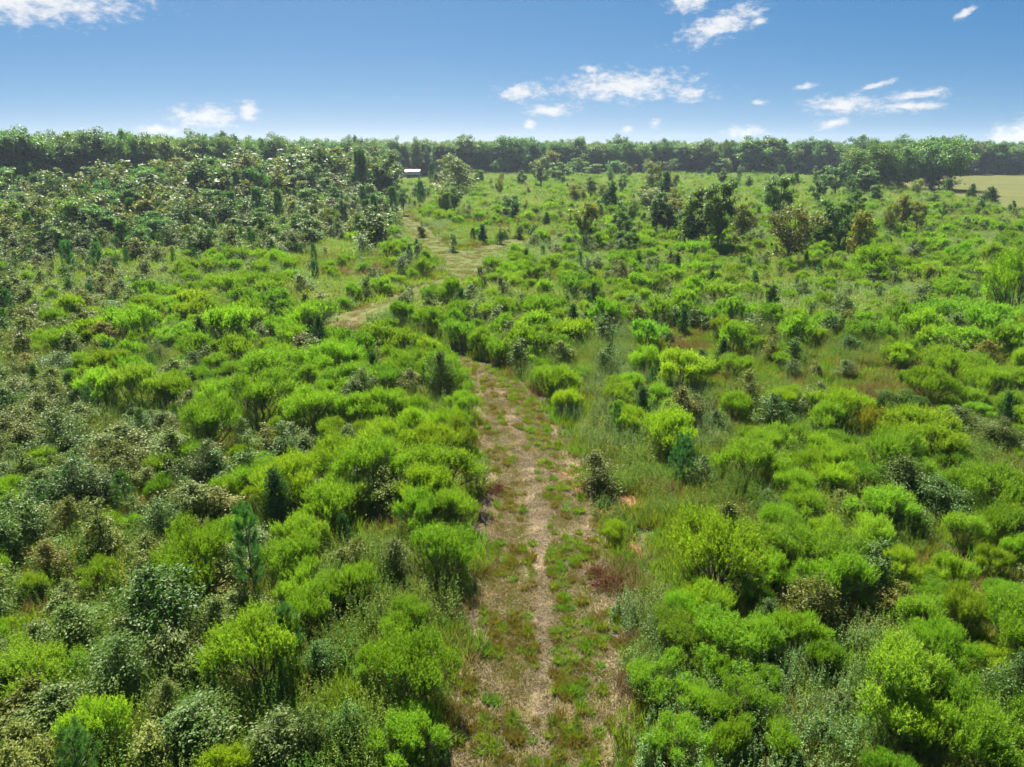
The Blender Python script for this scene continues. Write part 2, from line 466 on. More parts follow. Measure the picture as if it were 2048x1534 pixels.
def big_tree(name, seed, Rad, H, crown0, nclump, per, L, mat='tree', flat=.75, clump=.24, trunk_lean=.03, tops=None, gap=.0):
    """tapered trunk, limbs to every leaf clump, clumps spread through an uneven crown"""
    g = np.random.default_rng(seed)
    zc = H * (crown0 + 1) / 2; hz = H * (1 - crown0) / 2
    C = []
    tries = 0
    while len(C) < nclump and tries < 20000:
        tries += 1
        d = rnd_unit(1, g)[0]
        r = g.uniform(.25, 1.0) ** .55
        p = d * r
        rag = 1 + .22 * math.sin(3 * d[0] + seed) * math.cos(4 * d[1] + 2 * seed) + .1 * g.normal()
        w = 1.0 if p[2] > 0 else 1 - .12 * abs(p[2])
        q = np.array([p[0] * Rad * .86 * rag * w, p[1] * Rad * .86 * rag * w, zc + p[2] * hz * .88 * (1 + .5 * (rag - 1))])
        if C and np.min(np.linalg.norm(np.array(C) - q, axis=1)) < clump * Rad * .62: continue
        C.append(q)
    C = np.array(C); nc = len(C)
    rl = clump * Rad * g.uniform(.7, 1.35, nc)
    segs = []
    nt = 8
    tz = np.linspace(0, 1, nt)
    wob = np.cumsum(g.normal(size=(nt, 2)) * trunk_lean * H * .5, 0) * tz[:, None]
    tr = np.stack([wob[:, 0], wob[:, 1], tz * H * .82 - .1], 1)
    r0 = .014 * H + .03
    for i in range(nt - 1):
        fl = 1.5 if i == 0 else 1.0
        segs.append([*tr[i], *tr[i + 1], r0 * (1 - tz[i] * .82) * fl, r0 * (1 - tz[i + 1] * .82)])
    for c in C:
        f = np.clip((c[2] / (H * .82)) * .72 - .12 * g.random(), crown0 * .7, .97)
        b = np.array([np.interp(f, tz, tr[:, q]) for q in range(3)])
        m = b * .45 + c * .55 + np.array([0, 0, -.06 * np.linalg.norm(c - b)]) + g.normal(size=3) * .03 * Rad
        rr = r0 * .34 * (1 - f * .6)
        segs += [[*b, *m, rr, rr * .6], [*m, *c, rr * .6, rr * .2]]
    k = nc * per
    ci = np.repeat(np.arange(nc), per)
    d = rnd_unit(k, g); d[:, 2] += .15
    P = C[ci] + d * rl[ci][:, None] * (g.uniform(.15, 1, k) ** .45)[:, None] * np.array([1.1, 1.1, flat])
    P += g.normal(size=P.shape) * rl[ci][:, None] * .12
    N = unit(unit(d) * .55 + np.array([0, 0, .75]) + g.normal(size=(k, 3)) * .42)
    v = leaf_quads(P, rnd_unit(k, g), N, L * g.uniform(.6, 1.35, k), L * .62 * g.uniform(.6, 1.35, k), .1)
    base_t = np.clip(g.normal(.42, .22, nc), 0, 1)
    tint = np.repeat(np.clip(base_t[ci] + g.normal(size=k) * .2, 0, 1), 4)
    wv, wq = tubes(segs, 5)
    return Proto(name, [(v, None, tint, mat)], [(wv, wq, None, 'bark')], 2 * Rad, H)

def herb_patch(name, seed, Rad, H, stems, per, L, Wd, mat, spread=.35, stalk=True, up=.8):
    g = np.random.default_rng(seed)
    a = g.uniform(0, 2 * math.pi, stems); r = Rad * np.sqrt(g.random(stems))
    b = np.stack([r * np.cos(a), r * np.sin(a), np.zeros(stems)], 1)
    h = H * g.uniform(.45, 1.05, stems) * (1.05 - .35 * (r / Rad) ** 2)
    d = unit(np.stack([g.normal(size=stems) * .14, g.normal(size=stems) * .14, np.ones(stems)], 1))
    t = np.linspace(.18, 1, per)
    P = b[:, None] + d[:, None] * (h[:, None] * t)[..., None]
    P = P.reshape(-1, 3); n = len(P)
    D = unit(np.repeat(d, per, 0) * up + rnd_unit(n, g) * 1.0)
    s = np.tile(1.15 - .6 * t, stems)
    v = leaf_quads(P, D, np.array([0, 0, 1.]) + g.normal(size=(n, 3)) * .6, L * s * g.uniform(.7, 1.3, n), Wd * s, .2)
    tint = np.repeat(np.clip(np.repeat(g.random(stems), per) * .7 + np.tile(t, stems) * .3 + g.normal(size=n) * .08, 0, 1), 4)
    wood = []
    if stalk:
        segs = np.concatenate([b, b + d * h[:, None], np.full((stems, 1), .006 * H ** .5), np.full((stems, 1), .003)], 1)
        wv, wq = tubes(segs, 3); wood = [(wv, wq, np.full(len(wv), .3), mat)]
    return Proto(name, [(v, None, tint, mat)], wood, 2 * Rad, H)

def grass_patch(name, seed, Rad, H, n, Wd, mat, lay=.35, centre=False):
    g = np.random.default_rng(seed)
    a = g.uniform(0, 2 * math.pi, n)
    r = Rad * (g.random(n) ** (1.2 if centre else .5)) * (.35 if centre else 1)
    P = np.stack([r * np.cos(a), r * np.sin(a), np.full(n, -.02)], 1)
    if centre: D = unit(np.stack([np.cos(a) * lay * 1.5, np.sin(a) * lay * 1.5, np.ones(n)], 1) + g.normal(size=(n, 3)) * lay * .6)
    else: D = unit(np.array([0, 0, 1.]) + g.normal(size=(n, 3)) * lay)
    D[:, 2] = np.abs(D[:, 2])
    v = leaf_quads(P, D, rnd_unit(n, g), H * g.uniform(.5, 1.15, n), np.full(n, Wd), .25)
    v[:, 2] = np.maximum(v[:, 2], -.02)
    return Proto(name, [(v, None, np.repeat(np.clip(g.normal(.5, .28, n), 0, 1), 4), mat)], [], 2 * Rad, H)
def straw_patch(name, seed, Rad, n, mat='straw', Lm=.22):
    g = np.random.default_rng(seed)
    a = g.uniform(0, 2 * math.pi, n); r = Rad * np.sqrt(g.random(n))
    P = np.stack([r * np.cos(a), r * np.sin(a), g.uniform(.006, .05, n)], 1)
    D = rnd_unit(n, g); D[:, 2] = g.normal(size=n) * .12
    v = leaf_quads(P, D, np.array([0, 0, 1.]) + g.normal(size=(n, 3)) * .5, Lm * g.uniform(.4, 1.3, n), np.full(n, .014), .05)
    v[:, 2] = np.maximum(v[:, 2], .004)
    return Proto(name, [(v, None, np.repeat(g.random(n), 4), mat)], [], 2 * Rad, .05)

PR = {}
PR['feather'] = [[feathery_bush(f'feathery_near_{i}', 100 + i, 1.25, 2.0 + .2 * (i % 3), 20000, .085, .024) for i in range(8)],
                 [feathery_bush(f'feathery_mid_{i}', 120 + i, 1.25, 1.9 + .2 * (i % 3), 6600, .14, .042) for i in range(8)],
                 [feathery_bush(f'feathery_far_{i}', 140 + i, 1.3, 1.9, 2100, .25, .08, twigs=False) for i in range(6)]]
def glossy_set(mat, s):
    return [[broadleaf(f'{mat}_near_{i}', s + i, 1.0, 2.4, 64, 95, .115, .058, mat) for i in range(6)],
            [broadleaf(f'{mat}_mid_{i}', s + 20 + i, 1.1, 2.6, 48, 60, .17, .09, mat) for i in range(6)],
            [broadleaf(f'{mat}_far_{i}', s + 40 + i, 1.7, 4.0, 52, 60, .28, .15, mat, bark='bark', crown0=.06) for i in range(7)]]
PR['glossy'] = glossy_set('glossy', 200)
PR['olive'] = glossy_set('olive', 300)
PR['glossybig'] = [broadleaf(f'glossy_big_{i}', 260 + i, 1.6, 2.7, 120, 125, .12, .06, 'glossy', leaders=4, spread=.8) for i in range(3)]
PR['olivebig'] = [broadleaf(f'olive_big_{i}', 270 + i, 1.5, 2.7, 120, 120, .12, .06, 'olive', leaders=4, spread=.8) for i in range(2)]
PR['pine'] = [[pine(f'pine_near_{i}', 400 + i, .85, 2.9, 6, 6, 40, .2, .011) for i in range(3)],
              [pine(f'pine_mid_{i}', 410 + i, 1.0, 3.4, 7, 5, 24, .28, .03) for i in range(3)],
              [pine(f'pine_far_{i}', 420 + i, 1.5, 6.5, 10, 5, 18, .5, .08, crown0=.08) for i in range(3)]]
PR['tallpine'] = [[pine('tall_pine', 430, 3.0, 13, 11, 5, 20, .8, .16, crown0=.32)]] * 3
PR['cedar'] = [[cedar(f'cedar_near_{i}', 440 + i, .7, 2.3, 3600, .15, .04) for i in range(2)],
               [cedar(f'cedar_mid_{i}', 450 + i, .75, 2.6, 1500, .24, .075) for i in range(3)],
               [cedar(f'cedar_far_{i}', 460 + i, 1.5, 5.5, 1500, .5, .2, ragged=.4) for i in range(3)]]
PR['willow'] = [[feathery_bush(f'willow_{i}', 480 + i, 1.9, 3.6, 12000, .16, .05, mat='willow', plume=.6) for i in range(2)]] * 3
PR['silver'] = [[feathery_bush('silver_bush', 490, .9, 1.7, 3600, .1, .026, mat='silver')]] * 3
PR['yellowbush'] = [[feathery_bush('yellow_bush', 495, 1.3, 1.8, 9000, .1, .03, mat='yellow')]] * 3
def tree_set(key, mat, s, n, Rad, H, c0, nc, per, L, **k):
    PR[key] = [[big_tree(f'{key}_{i}', s + i, Rad * (.88 + .08 * (i % 4)), H, c0, nc, per, L, mat, **k) for i in range(n)]] * 3
tree_set('midtree', 'tree', 500, 4, 2.6, 9.5, .2, 40, 150, .28)
tree_set('midglossy', 'midglossy', 510, 3, 2.1, 8.0, .05, 40, 150, .26)
tree_set('midorange', 'orange', 520, 2, 3.0, 7.5, .18, 34, 170, .24, clump=.27, flat=.55)
tree_set('midolive', 'yellow', 530, 3, 2.4, 7.0, .15, 30, 130, .28, clump=.27)
tree_set('light', 'lighttree', 540, 3, 3.4, 9.5, .1, 40, 140, .42)
tree_set('bigoak', 'tree', 550, 3, 8.0, 15.5, .0, 120, 150, .52, clump=.19)
tree_set('forest', 'tree', 560, 8, 5.2, 17.0, .03, 80, 165, .48, clump=.23)
tree_set('forestlight', 'lighttree', 580, 4, 5.2, 15.5, .02, 70, 165, .48, clump=.24)
PR['weed'] = [herb_patch(f'weed_{i}', 600 + i, .8, .95 + .2 * i, 60, 16, .12, .036, ['weed', 'weed', 'greyweed', 'weed'][i]) for i in range(4)]
PR['weedfar'] = [herb_patch(f'weed_far_{i}', 610 + i, 1.5, 1.0 + .2 * i, 90, 9, .27, .08, ['weed', 'weed', 'greyweed', 'weed'][i], stalk=False) for i in range(4)]
PR['spike'] = [herb_patch(f'spike_{i}', 620 + i, .5, 1.5, 16, 26, .10, .03, 'weed', up=1.2) for i in range(2)]
PR['grass'] = [grass_patch(f'grass_{i}', 630 + i, .8, .5, 420, .022, ['grass', 'grass', 'ochre', 'grass', 'drygrass'][i]) for i in range(5)]
PR['grassfar'] = [grass_patch(f'grass_far_{i}', 640 + i, 1.8, .6, 420, .06, ['grass', 'grass', 'ochre', 'grass', 'drygrass'][i]) for i in range(5)]
PR['tuft'] = [grass_patch(f'tuft_{i}', 650 + i, .3, .27, 120, .014, ['grass', 'grass', 'ochre', 'ochre'][i], lay=.45, centre=True) for i in range(4)]
PR['short'] = [grass_patch(f'short_{i}', 660 + i, .4, .11, 150, .012, ['trackgrass', 'ochre', 'drygrass', 'trackgrass', 'ochre'][i], lay=.7) for i in range(5)]
PR['straw'] = [straw_patch(f'straw_{i}', 670 + i, .34, 110) for i in range(3)]
PR['rustpile'] = [straw_patch('rust_pile', 680, .45, 420, 'rust', .3)]
print('protos', round(time.time() - T0, 1))

# ------------------------------------------------------------------ object helpers
def link(o, parent=None):
    COL.objects.link(o)
    if parent is not None: o.parent = parent
    return o
def tag(o, label=None, cat=None, group=None, kind=None):
    for k, v in (('label', label), ('category', cat), ('group', group), ('kind', kind)):
        if v: o[k] = v
    return o
def poly_mesh(name, verts, faces, mat):
    me = bpy.data.meshes.new(name)
    me.from_pydata([tuple(map(float, v)) for v in verts], [], faces)
    me.materials.append(M[mat]); me.update()
    return me
hidden = {}
def scatter(name, protos, pts, rot, scl, idx, kind='stuff', label=None, cat=None):
    """uncountable cover: one object, its plants instanced on its points"""
    pts = np.asarray(pts, np.float32)
    if not len(pts): return None
    key = tuple(p.name for p in protos)
    if key not in hidden:
        c = bpy.data.collections.new('plant_models_' + name)
        for i, p in enumerate(protos):
            c.objects.link(bpy.data.objects.new(f'm{i:03d}_{p.name}', p.joined()))
        hidden[key] = c
    me = bpy.data.meshes.new(name)
    me.vertices.add(len(pts)); me.vertices.foreach_set('co', pts.ravel())
    a = me.attributes.new('rot', 'FLOAT_VECTOR', 'POINT'); a.data.foreach_set('vector', np.asarray(rot, np.float32).ravel())
    a = me.attributes.new('scl', 'FLOAT_VECTOR', 'POINT'); a.data.foreach_set('vector', np.asarray(scl, np.float32).ravel())
    a = me.attributes.new('pick', 'INT', 'POINT'); a.data.foreach_set('value', np.asarray(idx, np.int32))
    o = link(bpy.data.objects.new(name, me))
    ng = bpy.data.node_groups.new('scatter_' + name, 'GeometryNodeTree')
    ng.interface.new_socket('Geometry', in_out='INPUT', socket_type='NodeSocketGeometry')
    ng.interface.new_socket('Geometry', in_out='OUTPUT', socket_type='NodeSocketGeometry')
    gi = ng.nodes.new('NodeGroupInput'); go = ng.nodes.new('NodeGroupOutput')
    ci = ng.nodes.new('GeometryNodeCollectionInfo'); ci.inputs['Collection'].default_value = hidden[key]
    ci.inputs['Separate Children'].default_value = True; ci.inputs['Reset Children'].default_value = True
    ip = ng.nodes.new('GeometryNodeInstanceOnPoints')
    def named(nm, t):
        nd = ng.nodes.new('GeometryNodeInputNamedAttribute'); nd.data_type = t; nd.inputs['Name'].default_value = nm
        return nd.outputs['Attribute']
    L = ng.links.new
    L(gi.outputs[0], ip.inputs['Points']); L(ci.outputs[0], ip.inputs['Instance'])
    ip.inputs['Pick Instance'].default_value = True
    L(named('pick', 'INT'), ip.inputs['Instance Index'])
    L(named('rot', 'FLOAT_VECTOR'), ip.inputs['Rotation']); L(named('scl', 'FLOAT_VECTOR'), ip.inputs['Scale'])
    L(ip.outputs[0], go.inputs[0])
    md = o.modifiers.new('scatter', 'NODES'); md.node_group = ng
    return tag(o, label, cat, None, kind)
def scatter_simple(name, protos, xy, smin, smax, g, label, cat, z=0.0, picks=None, tilt=.06):
    n = len(xy)
    pts = np.column_stack([xy, np.full(n, z)])
    rot = np.column_stack([g.normal(size=n) * tilt, g.normal(size=n) * tilt, g.uniform(0, 6.28, n)])
    s = g.uniform(smin, smax, n)
    scl = np.column_stack([s * g.uniform(.85, 1.15, n), s, s * g.uniform(.75, 1.25, n)])
    return scatter(name, protos, pts, rot, scl, g.integers(0, len(protos), n) if picks is None else picks, 'stuff', label, cat)

def inside(poly, x, y):
    poly = np.asarray(poly)
    x = np.asarray(x); y = np.asarray(y)
    r = np.zeros(x.shape, bool)
    j = len(poly) - 1
    for i in range(len(poly)):
        xi, yi = poly[i]; xj, yj = poly[j]
        c = ((yi > y) != (yj > y)) & (x < (xj - xi) * (y - yi) / (yj - yi + 1e-12) + xi)
        r ^= c; j = i
    return r
def gpoly(px): return np.array([ground(u, v)[:2] for u, v in px])
def smooth_line(P, n):
    P = np.asarray(P, float)
    d = np.r_[0, np.cumsum(np.linalg.norm(np.diff(P, axis=0), axis=1))]
    t = np.linspace(0, d[-1], n)
    q = np.column_stack([np.interp(t, d, P[:, k]) for k in range(P.shape[1])])
    for _ in range(6):
        q[1:-1] = q[1:-1] * .5 + (q[:-2] + q[2:]) * .25
    return q

# ------------------------------------------------------------------ ground
gm = bpy.data.materials.new('ground_soil'); M['ground'] = gm
B = NB(nodes_of(gm))
t = B.n('ShaderNodeTexCoord'); ov = t.outputs['Object']
f1 = B.ramp(B.noise(ov, .12, 5), .35, .65); f2 = B.ramp(B.noise(ov, 2.5, 5, .65), .35, .7)
c = B.mix(f1, (.05, .075, .016), (.08, .085, .022))
c = B.mix(B.m('MULTIPLY', f2, .55), c, (.11, .08, .045))
p = B.n('ShaderNodeBsdfPrincipled'); B.put(p.inputs['Base Color'], c); p.inputs['Roughness'].default_value = .95
p.inputs['Specular IOR Level'].default_value = .1
o_ = B.n('ShaderNodeOutputMaterial'); B.nt.links.new(p.outputs[0], o_.inputs['Surface'])
S = 1100.0
ground_o = tag(link(bpy.data.objects.new('ground', poly_mesh('ground', [(-S, -60, 0), (S, -60, 0), (S, 1200, 0), (-S, 1200, 0)], [(0, 1, 2, 3)], 'ground'))),
               'green brown weedy ground under the bushes', 'ground', None, 'structure')

# mown track: edges read off the photograph
TL = gpoly([(850, 1750), (898, 1534), (910, 1400), (922, 1280), (938, 1160), (955, 1030), (952, 940), (945, 870), (938, 810), (925, 765), (920, 735), (860, 712), (770, 690), (690, 668), (650, 648), (665, 632), (725, 612), (800, 588), (845, 566), (888, 548), (890, 535), (852, 510), (822, 480), (804, 455), (790, 433), (770, 412)])
TR = gpoly([(1320, 1750), (1268, 1534), (1260, 1400), (1252, 1280), (1232, 1160), (1195, 1030), (1170, 940), (1135, 870), (1108, 820), (1060, 776), (1000, 742), (930, 715), (850, 690), (775, 668), (725, 652), (735, 640), (790, 622), (850, 602), (890, 584), (952, 560), (965, 535), (935, 508), (890, 480), (858, 455), (830, 433), (800, 412)])
NT = 160
tl = smooth_line(TL, NT); trr = smooth_line(TR, NT)
tm = bpy.data.materials.new('mown_track'); M['track'] = tm
B = NB(nodes_of(tm))
uv = B.n('ShaderNodeUVMap', uv_map='across'); sp = B.n('ShaderNodeSeparateXYZ'); B.nt.links.new(uv.outputs[0], sp.inputs[0])
t = B.n('ShaderNodeTexCoord'); ov = t.outputs['Object']
nz = B.noise(ov, .9, 5, .6); nf = B.noise(ov, 9.0, 5, .7); nl_ = B.noise(ov, .35, 3)
ac = B.m('ADD', sp.outputs[0], B.m('MULTIPLY', B.m('SUBTRACT', nz, .5), .22))
rut1 = B.m('SUBTRACT', 1.0, B.ramp(B.m('ABSOLUTE', B.m('SUBTRACT', ac, .5)), .02, .10))
rut2 = B.m('SUBTRACT', 1.0, B.ramp(B.m('ABSOLUTE', B.m('SUBTRACT', ac, .95)), .05, .16))
rut3 = B.m('SUBTRACT', 1.0, B.ramp(B.m('ABSOLUTE', B.m('SUBTRACT', ac, .06)), .05, .16))
rut = B.m('MAXIMUM', rut1, B.m('MAXIMUM', rut2, rut3))
far = B.ramp(sp.outputs[1], 52.0, 80.0)
rut = B.m('MULTIPLY', rut, B.m('SUBTRACT', 1.0, B.m('MULTIPLY', far, .8)))
base = B.mix(B.ramp(nf, .35, .7), (.105, .085, .035), (.185, .135, .07))
base = B.mix(B.m('MULTIPLY', B.ramp(nz, .45, .62), .6), base, (.085, .095, .025))
base = B.mix(far, base, B.mix(B.ramp(nz, .4, .65), (.085, .10, .022), (.07, .095, .018)))
strw = B.mix(B.ramp(nf, .3, .7), (.20, .14, .085), (.31, .23, .15))
c = B.mix(B.m('MULTIPLY', rut, .65), base, strw)
c = B.mix(B.m('MULTIPLY', B.ramp(B.noise(ov, 3.0, 4), .62, .74), .6), c, (.06, .04, .022))
p = B.n('ShaderNodeBsdfPrincipled'); B.put(p.inputs['Base Color'], c); p.inputs['Roughness'].default_value = .95
p.inputs['Specular IOR Level'].default_value = .1
bp = B.n('ShaderNodeBump'); bp.inputs['Strength'].default_value = .6; bp.inputs['Distance'].default_value = .05
B.put(bp.inputs['Height'], nf); B.nt.links.new(bp.outputs[0], p.inputs['Normal'])
o_ = B.n('ShaderNodeOutputMaterial'); B.nt.links.new(p.outputs[0], o_.inputs['Surface'])
gt = np.random.default_rng(11)
jl = gt.normal(size=(NT, 1)) * .12; jr = gt.normal(size=(NT, 1)) * .12
side = unit(trr - tl)
tle, tre = tl - side * jl, trr + side * jr
NA = 6
vv, ff, uvs = [], [], []
dist_along = np.r_[0, np.cumsum(np.linalg.norm(np.diff((tl + trr) / 2, axis=0), axis=1))] + ground(1090, 1750)[1]
for i in range(NT):
    for k in range(NA + 1):
        q = tle[i] + (tre[i] - tle[i]) * k / NA
        vv.append((q[0], q[1], .006)); uvs.append((k / NA, dist_along[i]))
for i in range(NT - 1):
    for k in range(NA):
        a_ = i * (NA + 1) + k
        ff.append((a_, a_ + 1, a_ + NA + 2, a_ + NA + 1))
tme = poly_mesh('mown_track', vv, ff, 'track')
ul = tme.uv_layers.new(name='across')
lv = np.zeros(len(tme.loops), np.int32); tme.loops.foreach_get('vertex_index', lv)
ul.data.foreach_set('uv', np.array(uvs, np.float32)[lv].ravel())
tag(link(bpy.data.objects.new('mown_track', tme)), 'straw coloured mown track winding between the bushes', 'track', None, 'structure')
# side branch of the track
BL = smooth_line(gpoly([(925, 545), (960, 522), (1000, 500), (1050, 488), (1110, 478)]), 30)
BR = smooth_line(gpoly([(905, 530), (935, 506), (985, 489), (1045, 479), (1105, 471)]), 30)
vv, ff, uvs = [], [], []
for i in range(30):
    for q, w_ in ((BL[i], 0.25), (BR[i], .75)): vv.append((q[0], q[1], .011)); uvs.append((w_, 100.0))
for i in range(29): ff.append((2 * i, 2 * i + 1, 2 * i + 3, 2 * i + 2))
bme = poly_mesh('side_path', vv, ff, 'track')
ul = bme.uv_layers.new(name='across')
lv = np.zeros(len(bme.loops), np.int32); bme.loops.foreach_get('vertex_index', lv)
ul.data.foreach_set('uv', np.array(uvs, np.float32)[lv].ravel())
tag(link(bpy.data.objects.new('side_path', bme)), 'thin mown side path branching off beyond the loop of the track', 'path', None, 'structure')
track_poly = np.concatenate([tl, trr[::-1]])
branch_poly = np.concatenate([BL, BR[::-1]])
def track_dist(x, y):
    """signed-ish distance to the track's edges and centre share"""
    c_ = (tl + trr) / 2; w_ = np.linalg.norm(trr - tl, axis=1) / 2
    d = np.full(len(x), 1e9)
    for i in range(NT):
        d = np.minimum(d, np.hypot(x - c_[i, 0], y - c_[i, 1]) - w_[i] * .92)
    cb = (BL + BR) / 2; wb = np.linalg.norm(BR - BL, axis=1) / 2
    for i in range(30):
        d = np.minimum(d, np.hypot(x - cb[i, 0], y - cb[i, 1]) - wb[i])
    return d

# bare red soil
M['soil'] = plain_material('red_soil', (.22, .10, .05), (.30, .16, .085), 2.5, .95, spec=.1)
def soil_patch(px, z, label):
    P = smooth_line(gpoly(px + [px[0]]), 40)[:-1]
    P = P + gt.normal(size=P.shape) * .06
    tag(link(bpy.data.objects.new('bare_soil', poly_mesh('bare_soil', [(a, b, z) for a, b in P], [tuple(range(len(P)))], 'soil'))), label, 'soil', None, 'structure')
    return P
soils = [soil_patch([(1165, 1010), (1180, 985), (1235, 985), (1290, 1000), (1300, 1022), (1240, 1030), (1190, 1030)], .014, 'bare red soil under the sapling beside the track'),
         soil_patch([(1100, 945), (1150, 935), (1172, 965), (1165, 985), (1130, 975)], .018, 'sandy orange soil patch at the edge of the track'),
         soil_patch([(1255, 1085), (1272, 1082), (1292, 1115), (1280, 1120)], .014, 'small strip of bare red soil among grey weeds')]

# hay field to the right, mown strip in front of the wood
M['field'] = plain_material('hay_field', (.066, .083, .017), (.108, .10, .026), .12, .95, spec=.1, stretch=(.25, 1, 1))
fp = gpoly([(2110, 452), (2010, 424), (1950, 408), (1900, 396), (1830, 388), (1760, 372), (1700, 358), (1585, 357), (1580, 350), (1700, 347)]).tolist()
fp += [[420, 372], [420, 150]]
tag(link(bpy.data.objects.new('hay_field', poly_mesh('hay_field', [(a, b, .008) for a, b in fp], [tuple(range(len(fp)))], 'field'))), 'yellow green mown hay field by the big oaks', 'field', None, 'structure')
sp_ = gpoly([(770, 366), (1090, 362), (1100, 353), (770, 355)])
tag(link(bpy.data.objects.new('mown_strip', poly_mesh('mown_strip', [(a, b, .008) for a, b in sp_], [(0, 1, 2, 3)], 'field'))), 'pale mown strip along the foot of the wood', 'field', None, 'structure')
field_poly = np.array(fp)
print('ground', round(time.time() - T0, 1))

# ------------------------------------------------------------------ plants placed by hand: u, v of the plant's middle in the photo, width and height in photo pixels
HUES = {'': (1, 1, 1), 'yellow': (1.13, 1.03, .8), 'pale': (1.15, 1.12, 1.35), 'deep': (.8, .88, .9), 'blue': (.85, .95, 1.2), 'brown': (1.2, .93, .8)}
PL = []          # every plant: dict
def add(kind, x, y, w, h, hue='', label=None, group=None, **k):
    PL.append(dict(kind=kind, x=float(x), y=float(y), w=float(w), h=float(h), hue=hue, label=label, group=group, **k))
def add_px(kind, u, v, w, h=None, hue='', label=None, ratio=.85, **k):
    # first guess of the height, then put the plant's middle on the ray of its pixel
    hh = 2.0
    for _ in range(4):
        p = ground(u, v, hh * .5)
        depth = p[1] * CP + (CAM_H - hh * .5) * SP
        ww = w * depth / FPX
        hh = ww * ratio if h is None else h * depth / FPX / max(.55, math.cos(math.atan2(CAM_H - hh / 2, p[1])))
        if h is not None: hh = max(.6, hh - .35 * ww * math.sin(math.atan2(CAM_H - hh / 2, p[1])))
    add(kind, p[0], p[1], ww, hh, hue, label, hand=True, **k)
G_HAND = [(515, 1300, 190, ''), (198, 1150, 90, ''), (72, 1175, 70, 'yellow'), (190, 1462, 150, ''), (17, 1255, 50, 'yellow'), (598, 1078, 120, ''), (560, 1110, 80, ''), (608, 1180, 105, ''), (680, 1185, 100, ''), (160, 1245, 60, 'pale'),
          (885, 1105, 140, ''), (714, 1172, 100, 'deep'), (817, 1228, 90, ''), (790, 1262, 80, ''), (835, 1342, 190, ''), (760, 1330, 100, ''), (1234, 1062, 56, 'yellow'), (1370, 1225, 100, 'deep'), (1410, 1205, 110, ''), (1498, 1178, 90, ''), (1533, 1133, 100, ''),
          (1587, 1167, 66, 'deep'), (1673, 1160, 140, ''), (1519, 1273, 120, ''), (1604, 1273, 110, ''), (1645, 1318, 90, ''), (1433, 1352, 90, ''), (1478, 1405, 130, ''), (1389, 1403, 100, ''), (1536, 1362, 76, ''), (1352, 1478, 120, ''), (1460, 1482, 110, ''), (1560, 1484, 100, ''),
          (1792, 1362, 200, 'pale'), (1895, 1294, 120, ''), (1936, 1225, 120, 'yellow'), (1946, 1461, 190, ''), (1826, 1446, 140, 'yellow'), (1741, 1078, 110, 'pale'), (1929, 1061, 90, 'pale'), (1997, 1205, 100, ''), (1587, 1085, 110, ''), (1655, 1075, 100, ''), (1905, 1403, 150, ''), (2030, 1100, 80, ''), (1800, 1130, 90, 'yellow'),
          (1464, 627, 76, 'blue'), (1466, 679, 74, 'deep'), (1539, 634, 60, ''), (1666, 640, 48, ''), (1840, 651, 84, 'yellow'), (1973, 641, 84, 'blue'), (2001, 688, 78, ''), (1895, 735, 90, 'yellow'), (1980, 766, 88, ''), (1471, 812, 70, 'yellow'), (1656, 839, 90, 'deep'), (1543, 890, 100, 'pale'), (1543, 931, 62, ''), (1680, 921, 92, ''), (1785, 907, 130, ''),
          (1587, 969, 92, ''), (1673, 962, 92, 'yellow'), (1826, 945, 84, ''), (1553, 1040, 92, ''), (1820, 846, 62, 'pale'), (1368, 805, 44, ''), (1600, 630, 44, ''), (1730, 640, 50, ''), (1770, 660, 50, ''),
          (926, 812, 74, ''), (919, 863, 80, 'yellow'), (762, 819, 100, ''), (714, 822, 84, ''), (830, 825, 84, ''), (1135, 803, 66, 'yellow'), (1302, 723, 74, ''), (1257, 767, 64, ''), (1309, 795, 70, ''), (1343, 822, 58, ''), (1264, 839, 72, 'yellow'), (1011, 620, 50, ''), (834, 1022, 112, 'deep'), (900, 1012, 100, ''), (885, 925, 64, ''), (1107, 668, 52, ''), (960, 682, 62, ''), (775, 660, 52, ''), (861, 645, 62, ''),
          (140, 620, 66, 'yellow'), (270, 651, 88, ''), (297, 620, 54, ''), (458, 648, 100, ''), (393, 696, 80, ''), (475, 702, 80, 'yellow'), (560, 706, 62, ''), (126, 679, 70, ''), (219, 733, 92, 'yellow'), (205, 775, 100, 'pale'), (275, 772, 110, 'pale'), (410, 848, 130, ''), (393, 754, 62, 'deep'), (520, 791, 130, ''), (615, 819, 110, ''), (622, 754, 64, ''), (581, 661, 60, ''), (109, 870, 44, ''), (455, 983, 72, ''), (550, 945, 44, ''), (564, 856, 62, ''), (17, 940, 40, 'yellow'), (219, 1048, 62, 'yellow'), (270, 1051, 52, ''), (663, 863, 72, ''),
          (984, 528, 40, 'deep'), (1080, 548, 42, ''), (1029, 504, 38, ''), (847, 534, 42, ''), (788, 524, 30, ''), (779, 504, 42, ''), (690, 606, 30, 'deep'), (905, 586, 70, ''), (865, 590, 50, ''), (1039, 555, 32, ''), (1008, 613, 52, ''), (1080, 473, 30, 'pale'), (1190, 575, 60, ''), (1255, 585, 50, ''), (1360, 600, 50, ''), (705, 475, 30, 'pale'), (740, 470, 22, 'pale')]
for u, v, w, hu in G_HAND:
    add_px('feather', u, v, w * 1.1, None, hu, ratio=.82)
